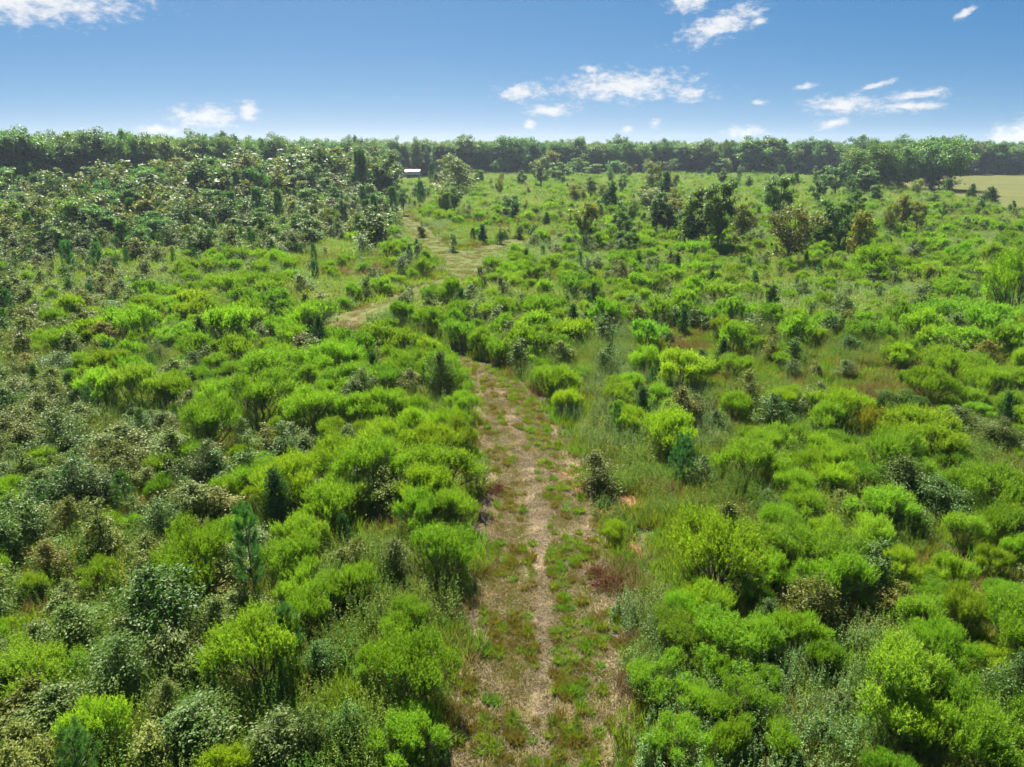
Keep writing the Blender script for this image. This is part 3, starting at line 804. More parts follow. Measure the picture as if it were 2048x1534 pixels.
B_HAND = [('olive', 1200, 945, 84, 92, 'deep'), ('glossy', 880, 752, 50, 108, ''), ('glossy', 1040, 707, 56, 74, ''), ('glossy', 1225, 712, 50, 84, 'deep'), ('glossy', 1278, 632, 45, 64, ''), ('glossy', 815, 590, 30, 44, ''), ('olive', 752, 725, 46, 75, 'brown'), ('olive', 810, 765, 60, 62, 'brown'),
          ('glossy', 704, 1112, 76, 84, 'brown'), ('glossy', 795, 1115, 66, 96, ''), ('olive', 765, 980, 92, 96, ''), ('glossy', 650, 985, 74, 72, ''), ('glossy', 262, 885, 150, 100, ''), ('glossy', 125, 965, 135, 125, 'deep'), ('glossy', 60, 825, 120, 100, ''), ('glossy', 110, 725, 92, 62, ''), ('olive', 30, 760, 62, 80, ''),
          ('glossy', 330, 1295, 135, 110, ''), ('glossy', 110, 1425, 130, 110, 'pale'), ('glossy', 400, 1435, 150, 110, ''), ('glossy', 545, 1475, 130, 110, ''), ('glossy', 100, 1105, 84, 70, 'pale'), ('glossy', 120, 1195, 74, 70, 'pale'), ('glossy', 60, 1275, 64, 70, ''), ('glossy', 645, 1320, 64, 80, 'pale'), ('glossy', 2020, 1370, 100, 150, 'pale'), ('glossy', 1670, 1402, 72, 64, ''), ('glossy', 1660, 1470, 74, 60, ''),
          ('glossy', 1895, 993, 125, 100, ''), ('glossy', 1940, 845, 130, 70, 'deep'), ('glossy', 2010, 870, 100, 80, ''), ('glossy', 1800, 795, 92, 46, 'deep'), ('glossy', 1696, 737, 40, 44, 'pale'), ('olive', 1635, 735, 36, 44, 'brown'), ('glossy', 1700, 690, 72, 40, 'deep'), ('glossy', 232, 617, 66, 44, ''), ('olive', 60, 660, 62, 60, ''), ('glossy', 345, 752, 50, 60, ''),
          ('olive', 1406, 945, 62, 66, 'deep'), ('glossy', 1430, 890, 38, 40, 'pale'), ('glossy', 1536, 996, 46, 40, 'pale'), ('glossy', 1169, 487, 24, 60, ''), ('glossy', 1172, 545, 46, 50, ''), ('olive', 560, 770, 60, 60, 'brown'), ('olive', 420, 920, 90, 70, 'brown'), ('olive', 540, 880, 70, 80, 'brown'), ('olive', 300, 1090, 90, 70, 'brown'), ('olive', 420, 1180, 110, 80, 'brown'), ('glossy', 480, 1210, 80, 70, ''),
          ('glossy', 610, 1470, 80, 110, 'deep'), ('glossy', 690, 1440, 80, 110, ''), ('olive', 1790, 1190, 100, 80, 'brown'), ('glossy', 1820, 1030, 100, 70, ''), ('olive', 1700, 1010, 70, 60, 'brown'), ('olive', 260, 1200, 80, 60, ''), ('olive', 40, 1480, 90, 90, 'yellow'), ('olive', 1864, 553, 46, 46, 'brown'),
          ('glossy', 1335, 600, 36, 50, 'pale'), ('glossy', 1340, 585, 30, 40, ''), ('glossy', 640, 420, 40, 70, ''), ('glossy', 380, 440, 60, 80, 'deep'), ('glossy', 270, 470, 44, 90, 'deep'), ('glossy', 450, 425, 40, 80, 'deep'),
          ('glossy', 1052, 412, 24, 28, 'pale'), ('glossy', 1264, 418, 30, 40, 'pale'), ('glossy', 1240, 438, 24, 20, 'pale'), ('glossy', 1316, 430, 20, 22, ''), ('glossy', 1785, 448, 30, 34, 'deep'), ('glossy', 1850, 425, 28, 26, ''), ('glossy', 1955, 450, 26, 26, ''), ('glossy', 2000, 448, 30, 34, ''), ('glossy', 1870, 400, 36, 34, 'deep')]
for kd, u, v, w, h, hu in B_HAND:
    add_px(kd, u, v, w, h, hu)
def add_tree(kind, u, vb, vt, w, hue='', label=None):
    p = ground(u, vb)
    h = height_at(p[1], vt)
    add(kind, p[0], p[1], w * (p[1] * CP + CAM_H * SP) / FPX, max(h, 1.0), hue, label, hand=True)
T_HAND = [('bigoak', 1862, 379, 267, 150, ''), ('bigoak', 1792, 381, 288, 95, ''), ('bigoak', 1748, 386, 284, 90, 'deep'), ('midtree', 1704, 391, 293, 84, 'yellow'), ('midtree', 1668, 397, 322, 62, ''), ('midtree', 1726, 400, 330, 60, ''),
          ('midorange', 1572, 536, 396, 104, ''), ('midglossy', 1645, 508, 398, 64, ''), ('midglossy', 1675, 502, 388, 60, ''), ('midtree', 1550, 470, 336, 64, ''), ('midtree', 1433, 510, 342, 66, ''), ('midglossy', 1385, 502, 376, 66, ''), ('midolive', 1482, 484, 402, 56, 'deep'),
          ('midolive', 1303, 393, 321, 44, ''), ('midorange', 1299, 424, 371, 76, ''), ('cedar', 1330, 408, 344, 34, ''), ('midolive', 1351, 446, 392, 44, 'brown'), ('midtree', 1082, 380, 311, 48, 'yellow'), ('light', 1119, 368, 322, 46, ''), ('light', 1188, 354, 325, 38, ''), ('light', 1230, 354, 317, 40, 'deep'),
          ('midtree', 1180, 405, 350, 34, ''), ('midolive', 1152, 410, 362, 36, ''), ('midolive', 1205, 402, 363, 26, ''), ('cedar', 1222, 426, 366, 38, ''), ('midglossy', 1041, 377, 340, 20, ''), ('glossy', 1119, 441, 412, 22, ''), ('glossy', 1140, 448, 425, 18, ''), ('cedar', 1105, 409, 393, 15, ''), ('cedar', 1288, 446, 426, 15, ''),
          ('tallpine', 725, 402, 299, 44, ''), ('pine', 759, 400, 328, 34, ''), ('pine', 734, 454, 399, 27, ''), ('pine', 750, 449, 388, 24, ''), ('pine', 728, 424, 371, 22, ''), ('pine', 693, 428, 391, 24, ''), ('pine', 786, 430, 373, 28, ''), ('midtree', 808, 430, 374, 28, 'deep'), ('midglossy', 776, 402, 290, 64, ''), ('midolive', 665, 468, 408, 36, 'deep'), ('pine', 697, 404, 355, 28, ''),
          ('light', 360, 362, 277, 80, ''), ('light', 395, 366, 300, 60, ''), ('midtree', 245, 372, 300, 60, ''), ('light', 150, 380, 292, 70, 'deep'), ('light', 1500, 352, 272, 66, ''), ('light', 1540, 352, 268, 62, 'deep'), ('midolive', 1100, 352, 300, 40, 'yellow'),
          ('glossy', 846, 474, 438, 22, ''), ('glossy', 907, 503, 464, 26, ''), ('cedar', 965, 487, 450, 20, 'blue'), ('glossy', 1000, 488, 446, 24, ''), ('glossy', 1037, 478, 434, 24, ''), ('glossy', 1066, 474, 444, 22, ''), ('glossy', 935, 440, 408, 22, ''), ('cedar', 875, 446, 428, 10, ''), ('glossy', 909, 402, 374, 20, ''),
          ('pine', 1893, 392, 358, 30, ''), ('cedar', 1941, 402, 368, 20, ''), ('cedar', 1977, 416, 374, 32, ''), ('cedar', 1958, 430, 400, 26, ''), ('cedar', 1590, 376, 344, 22, ''), ('cedar', 1838, 460, 440, 14, 'deep'),
          ('pine', 510, 1190, 1008, 90, ''), ('pine', 578, 1340, 1208, 90, ''), ('pine', 1362, 965, 868, 70, ''), ('pine', 1232, 880, 805, 34, ''), ('pine', 632, 565, 520, 26, ''), ('pine', 145, 560, 480, 40, ''), ('pine', 200, 545, 485, 36, ''), ('pine', 30, 450, 415, 30, ''), ('pine', 520, 455, 375, 34, ''), ('pine', 450, 520, 485, 26, ''), ('pine', 560, 495, 465, 26, ''),
          ('willow', 1738, 562, 490, 95, ''), ('willow', 2020, 640, 505, 125, ''), ('willow', 1925, 524, 484, 40, 'deep'), ('willow', 1973, 534, 484, 50, ''), ('silver', 955, 985, 915, 58, ''), ('yellowbush', 1742, 882, 815, 95, '')]
for kd, u, vb, vt, w, hu in T_HAND:
    add_tree(kd, u, vb, vt, w, hu)

# ------------------------------------------------------------------ plants that fill the clearing
def dart(xmin, xmax, ymin, ymax, spacing, existing, g, keep, factor=5):
    """spaced random points; spacing is a function of y"""
    cell = 2.0
    grid = {}
    def put(x, y, r): grid.setdefault((int(x // cell), int(y // cell)), []).append((x, y, r))
    for x, y, r in existing: put(x, y, r)
    n = int((xmax - xmin) * (ymax - ymin) / spacing ** 2 * factor)
    X = g.uniform(xmin, xmax, n); Y = g.uniform(ymin, ymax, n)
    ok = keep(X, Y)
    out = []
    for x, y in zip(X[ok], Y[ok]):
        cx, cy = int(x // cell), int(y // cell)
        good = True
        for i in (-1, 0, 1):
            for j in (-1, 0, 1):
                for (a, b, r) in grid.get((cx + i, cy + j), ()):
                    m = max(spacing * .5 + r * .6, spacing * .8) if r else spacing
                    if (x - a) ** 2 + (y - b) ** 2 < m * m: good = False; break
                if not good: break
            if not good: break
        if good:
            put(x, y, 0); out.append((x, y))
    return np.array(out).reshape(-1, 2)
def in_view(x, y, mu=120, extra=3.0):
    u, v, f = project(x, y, 1.0)
    return (f > 2) & (u > -mu - extra * FPX / np.maximum(f, 2)) & (u < 2048 + mu + extra * FPX / np.maximum(f, 2)) & (v < 1534 + 260)
meadow = [gpoly(p) for p in ([(560, 600), (640, 490), (800, 480), (800, 560), (700, 605), (620, 625)],
                             [(1090, 760), (1180, 660), (1400, 660), (1600, 760), (1680, 800), (1620, 870), (1400, 880), (1350, 760), (1230, 800), (1200, 900), (1180, 900)],
                             [(1780, 480), (2048, 470), (2048, 500), (1800, 505)], [(1255, 1050), (1330, 990), (1480, 1040), (1420, 1130), (1300, 1240), (1260, 1400), (1245, 1300)],
                             [(800, 470), (860, 450), (1100, 460), (1130, 500), (960, 540), (900, 480)], [(200, 545), (330, 525), (420, 545), (300, 580)], [(250, 720), (350, 690), (370, 740), (280, 760)], [(200, 1000), (330, 960), (400, 990), (330, 1030)], [(1640, 690), (1830, 740), (1860, 790), (1700, 830), (1560, 760)],
                             [(840, 372), (1010, 368), (1100, 352), (830, 354)], [(790, 364), (800, 350), (870, 350), (880, 364)])]
clear = gpoly([(1165, 905), (1320, 900), (1345, 990), (1330, 1120), (1320, 1240), (1268, 1400), (1245, 1300), (1205, 1060)])
thicket = gpoly([(-300, 800), (-300, 372), (200, 366), (640, 357), (775, 357), (790, 372), (806, 400), (796, 440), (790, 470), (640, 490), (600, 500), (560, 530), (480, 520), (420, 545), (330, 530), (300, 565), (230, 570), (210, 610), (130, 620), (110, 680), (40, 740)])
near_left = gpoly([(-200, 1900), (-200, 690), (60, 720), (200, 800), (420, 860), (700, 900), (860, 1000), (700, 1180), (640, 1500), (650, 1900)])
def forest_edge_v(u): return np.interp(u, [-300, 0, 300, 600, 830, 1100, 1500, 2400], [420, 406, 390, 367, 353.5, 350, 349, 349])
shed_front = gpoly([(796, 364), (800, 350), (862, 350), (866, 364)])
def base_keep(x, y, gap=.5):
    u, v, f = project(x, y, 0.0)
    k = in_view(x, y) & (track_dist(x, y) > gap + (gap > .6) * np.interp(y, [50, 60], [0, .9])) & ~inside(field_poly, x, y) & (v > forest_edge_v(u) - 1)
    for s in soils: k &= ~inside(s, x, y)
    k &= ~inside(shed_front, x, y)
    return k
gp = np.random.default_rng(21)
exist = [(p['x'], p['y'], min(p['w'] * .5, 2.2)) for p in PL]
# lone saplings and pines of the open ground stand free on their near side
exist += [(p['x'] * (1 - d_ / p['y']), p['y'] - d_, 1.5) for p in PL if p['kind'] in ('glossy', 'olive', 'pine', 'silver', 'yellowbush') and p['y'] < 80 and (p['x'] > -6 or p['kind'] == 'pine') for d_ in (1.6, 3.2)]
bands = [(8, 62, 1.45), (62, 130, 1.85), (130, 360, 2.6)]
fill = []
for y0, y1, spc in bands:
    xm = y1 * .80 + 8
    def keep(x, y):
        k = base_keep(x, y, .75)
        med = np.zeros(len(x), bool)
        for mp in meadow: med |= inside(mp, x, y)
        return k & ~inside(clear, x, y) & (~med | (gp.random(len(x)) < .06))
    pts = dart(-xm, xm, y0, y1, spc, exist, gp, keep, 4)
    fill.append(pts)
    exist += [(a, b, 0) for a, b in pts]
fill = np.concatenate(fill)
jit = np.random.default_rng(77).normal(size=fill.shape) * (.05 * fill[:, 1:2])
thk = inside(thicket, fill[:, 0] + jit[:, 0], fill[:, 1] + jit[:, 1]); nlf = inside(near_left, fill[:, 0], fill[:, 1])
fu, fv, ff_ = project(fill[:, 0], fill[:, 1])
def patch_noise(x, y, s, seed):
    r = np.random.default_rng(seed); z = np.zeros(len(x))
    for k in range(6):
        a = r.uniform(0, 6.28); w = s * r.uniform(.6, 1.8)
        z += np.sin((x * math.cos(a) + y * math.sin(a)) / w + r.uniform(0, 6.28))
    return z / 2.4
pn = patch_noise(fill[:, 0], fill[:, 1], 5.0, 3); pn2 = patch_noise(fill[:, 0], fill[:, 1], 9.0, 5)
for i, (x, y) in enumerate(fill):
    r = gp.random(); D = math.hypot(x, y)
    if thk[i]:
        hmax = np.interp(y, [50, 100, 150, 200, 260], [2.2, 4.0, 6.4, 8.0, 9.5]) * (1 + .38 * pn2[i])
        if r < .035 and y > 90: h = min(11.0, hmax * gp.uniform(1.2, 1.6)); add(['midtree', 'light', 'midglossy'][gp.integers(3)], x, y, h * gp.uniform(.55, .8), h, ['', 'deep', ''][gp.integers(3)])
        elif r < .74:
            h = hmax * gp.uniform(.45, 1.2)
            add('olive' if gp.random() < .5 else 'glossy', x, y, h * gp.uniform(.7, 1.2), h, ['', '', '', '', 'pale', 'brown', 'yellow', 'yellow', 'deep', 'deep'][gp.integers(10)])
        elif r < .86: h = hmax * gp.uniform(.6, 1.1); add('pine', x, y, h * .42, h)
        else: h = gp.uniform(1.2, 2.2); add('feather', x, y, h * 1.15, h, ['', 'yellow', 'pale'][gp.integers(3)])
        continue
    if y > 85 and fu[i] > 880 and gp.random() < np.interp(fu[i], [880, 1250, 1500, 2048], [.008, .022, .022, .012]):
        h = gp.uniform(3.0, 7.5)
        add(['midtree', 'midtree', 'midglossy', 'midolive', 'light'][gp.integers(5)], x, y, h * gp.uniform(.4, .6), h, ['', 'deep', 'yellow'][gp.integers(3)])
        continue
    pg = .70 + .18 * pn[i]
    if nlf[i]: pg = np.interp(fu[i], [250, 650], [.14, .36]) + .2 * pn[i]
    elif y > 130: pg = .84
    elif y > 60: pg = .64 + .2 * pn[i]
    if fu[i] > 1250 and fv[i] < 470 and y < 230: pg = .72
    if r < pg:
        h = (.95 + 1.75 * gp.random() ** 1.4) * np.interp(y, [15, 60, 130, 300], [1.1, 1.0, .92, .85])
        hue = 'yellow' if pn2[i] > .75 else 'pale' if pn2[i] < -.85 else ['', '', '', '', 'deep', 'blue', 'yellow'][gp.integers(7)]
        add('feather', x, y, h * gp.uniform(1.1, 1.75), h, hue)
    elif r < pg + (1 - pg) * .8:
        h = gp.uniform(1.1, 2.6) * (1.1 if nlf[i] else 1.0)
        add('olive' if gp.random() < (.45 if nlf[i] else .3) else 'glossy', x, y, h * gp.uniform(.65, 1.15), h, ['', '', 'pale', 'brown', 'deep'][gp.integers(5)])
    elif r < pg + (1 - pg) * .9: h = gp.uniform(1.2, 2.6); add('pine', x, y, h * .5, h)
    else: h = gp.uniform(1.2, 2.8); add('cedar', x, y, h * .5, h)
near_right = gpoly([(1290, 1900), (1270, 1440), (1330, 1250), (1420, 1120), (1500, 1000), (1600, 900), (2300, 850), (2500, 1900)])
for zone, spc in ((near_left, 1.12), (near_right, 1.15)):
    def keep2(x, y): return base_keep(x, y, .8) & inside(zone, x, y) & ~inside(clear, x, y)
    for x, y in dart(-34, 34, 9, 44, spc, exist, gp, keep2, 4):
        exist.append((x, y, 0))
        u_ = float(project(x, y)[0])
        if zone is near_left and gp.random() < np.interp(u_, [250, 650], [.85, .45]):
            h = gp.uniform(1.0, 2.2); add('olive' if gp.random() < .5 else 'glossy', x, y, h * gp.uniform(.8, 1.3), h, ['', '', 'yellow', 'brown', 'deep'][gp.integers(5)])
        else:
            h = gp.uniform(.9, 2.0); add('feather', x, y, h * gp.uniform(1.2, 1.7), h, ['', '', '', 'deep', 'yellow', 'pale'][gp.integers(6)])
print('fill', len(fill), round(time.time() - T0, 1))

# the wood behind the clearing
gf = np.random.default_rng(31)
front = 0
for row in range(2):
    u = -120.0
    while u < 2170:
        vb = float(forest_edge_v(u)) - 1.2 * row - gf.uniform(0, .8)
        p = ground(u, vb); Y = p[1] + row * 5.0
        X = p[0] * Y / p[1]
        top = np.interp(u, [0, 200, 450, 700, 1000, 1050, 1400, 1900, 2048], [256, 262, 268, 277, 274, 272, 281, 276, 284]) + np.clip(gf.normal() * 7.5, -11, 16) + 3
        h = height_at(Y, top)
        w = gf.uniform(7, 14)
        lightk = gf.random() < .2
        if not (785 < u < 872 and row == 0):
            add('forestlight' if lightk else 'forest', X, Y, w, h * (gf.uniform(.7, .98) if lightk else 1.0), ['', '', 'deep', 'yellow'][gf.integers(4)], wood=True)
        u += w * FPX / Y * gf.uniform(.38, .75)
for u_, vt_, w_ in ((1028, 263, 80), (935, 270, 62), (834, 274, 30), (1075, 274, 50), (60, 249, 95), (225, 259, 80), (460, 262, 55), (560, 266, 60), (700, 271, 40), (1400, 275, 60), (1720, 268, 60), (1880, 270, 50)):
    add_tree('forest', u_, float(forest_edge_v(u_)) + .4, vt_, w_, '')
    PL[-1]['wood'] = True
for q in range(60):                              # lower growth along the foot of the wood
    u = gf.uniform(-40, 2090); vb = float(forest_edge_v(u)) + gf.uniform(.5, 2.5)
    p = ground(u, vb)
    if 740 < u < 900 or inside(field_poly, np.array([p[0]]), np.array([p[1]]))[0]: continue
    h = gf.uniform(4, 9.5)
    add(['light', 'midtree', 'light', 'midolive'][gf.integers(4)], p[0], p[1], h * gf.uniform(.6, 1.0), h, ['', 'deep', 'yellow'][gf.integers(3)], wood=True)
back = []
for row in range(2, 9):
    u = -160.0
    while u < 2210:
        vb = float(forest_edge_v(u)); p = ground(u, vb); Y = p[1] + row * 7.5 + gf.uniform(-2, 2)
        X = p[0] / p[1] * Y
        top = np.interp(u, [0, 200, 450, 700, 1000, 1400, 1900, 2048], [258, 264, 271, 280, 281, 283, 280, 285]) + gf.uniform(-3, 6)
        back.append((X, Y, gf.uniform(7, 11), height_at(Y, top)))
        u += gf.uniform(5.5, 8.5) * FPX / Y

# ------------------------------------------------------------------ which plants are things of their own: the 300 of each kind that show largest
def hides_shed(p):
    if p.get('hand') or p.get('wood') or p['y'] > 300 or p['y'] < 90: return False
    u0, v0, f0 = project(p['x'], p['y'], p['h'])
    return abs(float(u0) - 828) < 20 + p['w'] * .55 * FPX / float(f0) and float(v0) < 353
PL = [p for p in PL if not hides_shed(p)]
INFO = {  # kind: (object name, category, foliage part, wood part)
    'feather': ('feathery_bush', 'bush', 'foliage', 'stem'), 'glossy': ('glossy_sapling', 'sapling', 'foliage', 'stem'), 'olive': ('olive_sapling', 'sapling', 'foliage', 'stem'),
    'pine': ('pine_sapling', 'pine', 'needles', 'trunk'), 'tallpine': ('pine_tree', 'pine', 'needles', 'trunk'), 'cedar': ('cedar_tree', 'cedar', 'foliage', 'trunk'),
    'willow': ('willow_bush', 'bush', 'foliage', 'stem'), 'silver': ('silvery_bush', 'bush', 'foliage', 'stem'), 'yellowbush': ('yellowing_bush', 'bush', 'foliage', 'stem'),
    'midtree': ('young_tree', 'tree', 'crown', 'trunk'), 'midglossy': ('glossy_tree', 'tree', 'crown', 'trunk'), 'midorange': ('autumn_tree', 'tree', 'crown', 'trunk'), 'midolive': ('yellowing_tree', 'tree', 'crown', 'trunk'),
    'light': ('pale_tree', 'tree', 'crown', 'trunk'), 'bigoak': ('oak_tree', 'tree', 'crown', 'trunk'), 'forest': ('forest_tree', 'tree', 'crown', 'trunk'), 'forestlight': ('forest_tree', 'tree', 'crown', 'trunk')}
for p in PL:
    u, v, f = project(p['x'], p['y'], p['h'] * .6)
    p['u'], p['v'], p['f'] = float(u), float(v), float(f)
    hw = p['w'] * .5 * FPX / f
    p['seen'] = (u + hw * .3 > 0) and (u - hw * .3 < 2048) and (v < 1534 + .25 * p['h'] * FPX / f)
    p['px'] = p['w'] * FPX / f
    p['size'] = p['w'] * p['h'] / f ** 2 * (1e3 if p.get('hand') else 1)
LIMIT = 290
bykind = {}
for p in PL:
    nm = INFO[p['kind']][0]
    bykind.setdefault(nm, []).append(p)
things, rest = [], []
for nm, lst in bykind.items():
    lst.sort(key=lambda p: -p['size'])
    n = 0
    for p in lst:
        if p['seen'] and n < LIMIT and (p.get('hand') or p['w'] * p['h'] * FPX ** 2 / p['f'] ** 2 > 150): things.append(p); n += 1
        else: rest.append(p)
gl = np.random.default_rng(41)
def lod(p): return 0 if p['f'] < 48 else 1 if p['f'] < 105 else 2
def pick(p):
    s = PR[p['kind']][lod(p)]
    if p['kind'] in ('glossy', 'olive') and p['w'] > 2.4 and p['f'] < 48: s = PR[p['kind'] + 'big']
    return s[int(gl.integers(len(s)))]

# ---- labels: look, size and place by landmarks; what still reads alike is told apart by its place in the row
LOOK = {'feather': {'': 'bright green', 'yellow': 'yellow green', 'pale': 'pale green', 'deep': 'deep green', 'blue': 'blue green'},
        'glossy': {'': 'dark glossy', 'pale': 'silvery glossy', 'deep': 'blackish glossy', 'brown': 'brownish glossy', 'yellow': 'yellowish glossy', 'blue': 'bluish glossy'},
        'olive': {'': 'olive green', 'pale': 'pale olive', 'deep': 'dark olive', 'brown': 'brownish', 'yellow': 'yellowish olive'}}
NOUN = {'feather': 'feathery bush', 'glossy': 'sapling', 'olive': 'sapling', 'pine': 'young pine', 'tallpine': 'tall pine', 'cedar': 'cedar', 'willow': 'yellow green willow bush', 'silver': 'silvery grey bush', 'yellowbush': 'yellowing bush',
        'midtree': 'slender green tree', 'midglossy': 'dark glossy tree', 'midorange': 'orange tinged tree', 'midolive': 'yellowish tree', 'light': 'pale green tree', 'bigoak': 'broad dark oak', 'forest': 'tall dark tree', 'forestlight': 'lighter green tree'}
def place(p):
    gx, gy = p['x'], p['y']
    u, v, f = project(gx, gy, 0.0)
    c_ = (tl + trr) / 2
    if p.get('wood'):
        for a, s in ((420, 'in the wood behind the oak thicket'), (800, 'in the wood behind the pines'), (900, 'in the wood beside the white shed'), (1300, 'in the wood behind the open scrub'), (1640, 'in the wood behind the orange tree')):
            if u < a: return s
        return 'in the wood behind the hay field'
    if inside(thicket, np.array([gx]), np.array([gy]))[0]:
        col_ = 'left end' if u < 220 else 'middle' if u < 470 else 'pine end'
        row_ = 'front' if gy < 105 else 'centre' if gy < 165 else 'back'
        return f'in the oak thicket, {col_}, {row_}'
    if gy < 52:
        i = np.argmin(np.abs(c_[:70, 1] - gy))
        s = 'left' if gx < c_[i, 0] else 'right'
        off = abs(gx - c_[i, 0])
        near = 'beside' if off < 4.5 else 'off' if off < 12 else 'well off'
        dep = 'by its start' if gy < 22 else 'by bare soil' if gy < 34 else 'before its bend'
        return f'{near} the track, {s} side, {dep}'
    if gy < 95:
        return 'beyond the bend, ' + ('left of the track loop' if u < 640 else 'around the track loop' if u < 1050 else 'in front of the orange tree' if u < 1650 else 'near the willow bushes')
    if gy < 160:
        return 'beyond the track loop' if u < 1100 else 'among the trees in mid clearing' if u < 1750 else 'short of the hay field'
    return 'in the far scrub before the wood' if u < 1500 else 'by the edge of the hay field'
groups = {}
for p in things:
    base = NOUN[p['kind']]
    look = LOOK.get(p['kind'], {}).get(p['hue'], '')
    ratio = p['h'] / max(p['w'], .1)
    sz = ''
    if p['kind'] in ('feather',): sz = 'broad' if p['w'] > 2.6 else 'small' if p['w'] < 1.7 else ''
    elif p['kind'] in ('glossy', 'olive', 'pine', 'cedar'): sz = 'towering' if p['h'] > 6 else 'tall' if p['h'] > 3.2 else 'small' if p['h'] < 1.7 else ''
    p['base_label'] = ' '.join(x for x in (sz, look, base) if x)
    p['place'] = place(p)
    groups.setdefault((p['base_label'], p['place']), []).append(p)
ORD = ['', '', 'second', 'third', 'fourth', 'fifth', 'sixth', 'seventh', 'eighth', 'ninth', 'tenth', 'eleventh', 'twelfth', 'thirteenth', 'fourteenth', 'fifteenth', 'sixteenth', 'seventeenth', 'eighteenth', 'nineteenth', 'twentieth', 'twenty-first', 'twenty-second', 'twenty-third', 'twenty-fourth', 'twenty-fifth', 'twenty-sixth', 'twenty-seventh', 'twenty-eighth', 'twenty-ninth', 'thirtieth']
SPECIAL = []
for (bl, pl), lst in groups.items():
    lst.sort(key=lambda p: p['u'])
    n = len(lst)
    for i, p in enumerate(lst):
        if n == 1: p['label'] = f'{bl} {pl}'
        elif i == 0: p['label'] = f'leftmost {bl} {pl}'
        elif i == n - 1: p['label'] = f'rightmost {bl} {pl}'
        elif n == 3: p['label'] = f'middle {bl} {pl}'
        elif i <= n // 2 and i + 1 < len(ORD): p['label'] = f'{bl} {ORD[i + 1]} from left {pl}'
        elif n - i < len(ORD): p['label'] = f'{bl} {ORD[n - i]} from right {pl}'
        else: p['label'] = f'{bl} {pl}'
for p in things:
    for a_, b_ in ((' feathery', ''), (' the', ''), (' young', '')):
        if len(p['label'].split()) > 16: p['label'] = p['label'].replace(a_, b_, 1)
GROUPN = {'feather': 'feathery bushes in the clearing', 'glossy': 'glossy saplings in the clearing', 'olive': 'olive saplings in the clearing', 'pine': 'young pines', 'cedar': 'cedars in the clearing', 'forest': 'trees of the wood', 'forestlight': 'trees of the wood', 'willow': 'willow bushes', 'bigoak': 'oaks by the hay field'}
root_meshless = 0
for p in things:
    pr = pick(p); nm, cat, lname, wname = INFO[p['kind']]
    lop = float(gl.uniform(.82, 1.22))
    s = (p['w'] / pr.w * lop, p['w'] / pr.w / lop, p['h'] / pr.h)
    colr = (*HUES[p['hue']], 1.0)
    rz = float(gl.uniform(0, 6.28))
    parts = cat == 'tree' or p['px'] > 44 or p['kind'] in ('tallpine',) or (p['kind'] in ('pine', 'cedar') and p['px'] > 20)
    if parts:
        o = bpy.data.objects.new(nm, None); o.empty_display_size = .3
        link(o)
        for me, pn_ in ((pr.leaf(), lname), (pr.wood(), wname)):
            c = link(bpy.data.objects.new(pn_, me), o); c.color = colr if pn_ == lname else (1, 1, 1, 1)
    else:
        o = link(bpy.data.objects.new(nm, pr.joined())); o.color = colr
    o.location = (p['x'], p['y'], 0); o.rotation_euler = (float(gl.normal()) * .07, float(gl.normal()) * .07, rz) if cat in ('bush', 'sapling') else (0, 0, rz); o.scale = s
    tag(o, p['label'], cat, GROUPN.get(p['kind']))
print('things', len(things), 'rest', len(rest), round(time.time() - T0, 1))

# the rest of each kind, past the count, as one mass
restk = {}
for p in rest: restk.setdefault(p['kind'], []).append(p)
REST = {'feather': ('feathery_scrub', 'low mass of small feathery bushes filling the far clearing', 'scrub'), 'glossy': ('glossy_thicket', 'mass of dark glossy saplings among the scrub', 'thicket'), 'olive': ('olive_thicket', 'mass of olive saplings filling the thicket', 'thicket'),
        'pine': ('pine_thicket', 'mass of young pines scattered in the thicket', 'thicket'), 'cedar': ('cedar_scrub', 'small cedars dotted through the far scrub', 'scrub'), 'forest': ('woodland', 'trees of the wood standing beyond the picture edge', 'wood'), 'forestlight': ('woodland', 'lighter trees of the wood beyond the picture edge', 'wood')}
for kd, lst in restk.items():
    if kd not in REST: continue
    protos, index = [], {}
    for l in PR[kd] + ([PR[kd + 'big']] if kd + 'big' in PR else []):
        for q in l:
            if q.name not in index: index[q.name] = len(protos); protos.append(q)
    pts, rot, scl, idx = [], [], [], []
    for p in lst:
        pr = pick(p)
        pts.append((p['x'], p['y'], 0)); rot.append((gl.normal() * .05, gl.normal() * .05, gl.uniform(0, 6.28)))
        k = p['w'] / pr.w
        scl.append((k, k * gl.uniform(.88, 1.12), p['h'] / pr.h)); idx.append(index[pr.name])
    nm, lab, cat = REST[kd]
    scatter(nm, protos, pts, rot, scl, idx, 'stuff', lab, cat)
bk = np.array(back)
fprotos = PR['forest'][0] + PR['forestlight'][0]
scatter('woodland', fprotos, np.column_stack([bk[:, :2], np.zeros(len(bk))]), np.column_stack([np.zeros((len(bk), 2)), gl.uniform(0, 6.28, len(bk))]),
        np.array([(b[2] / 9.6, b[2] / 9.6, b[3] / 17.0) for b in bk]), gl.choice(len(fprotos), len(bk), p=[.105] * 8 + [.04] * 4), 'stuff', 'dense dark green wood behind the front trees', 'wood')

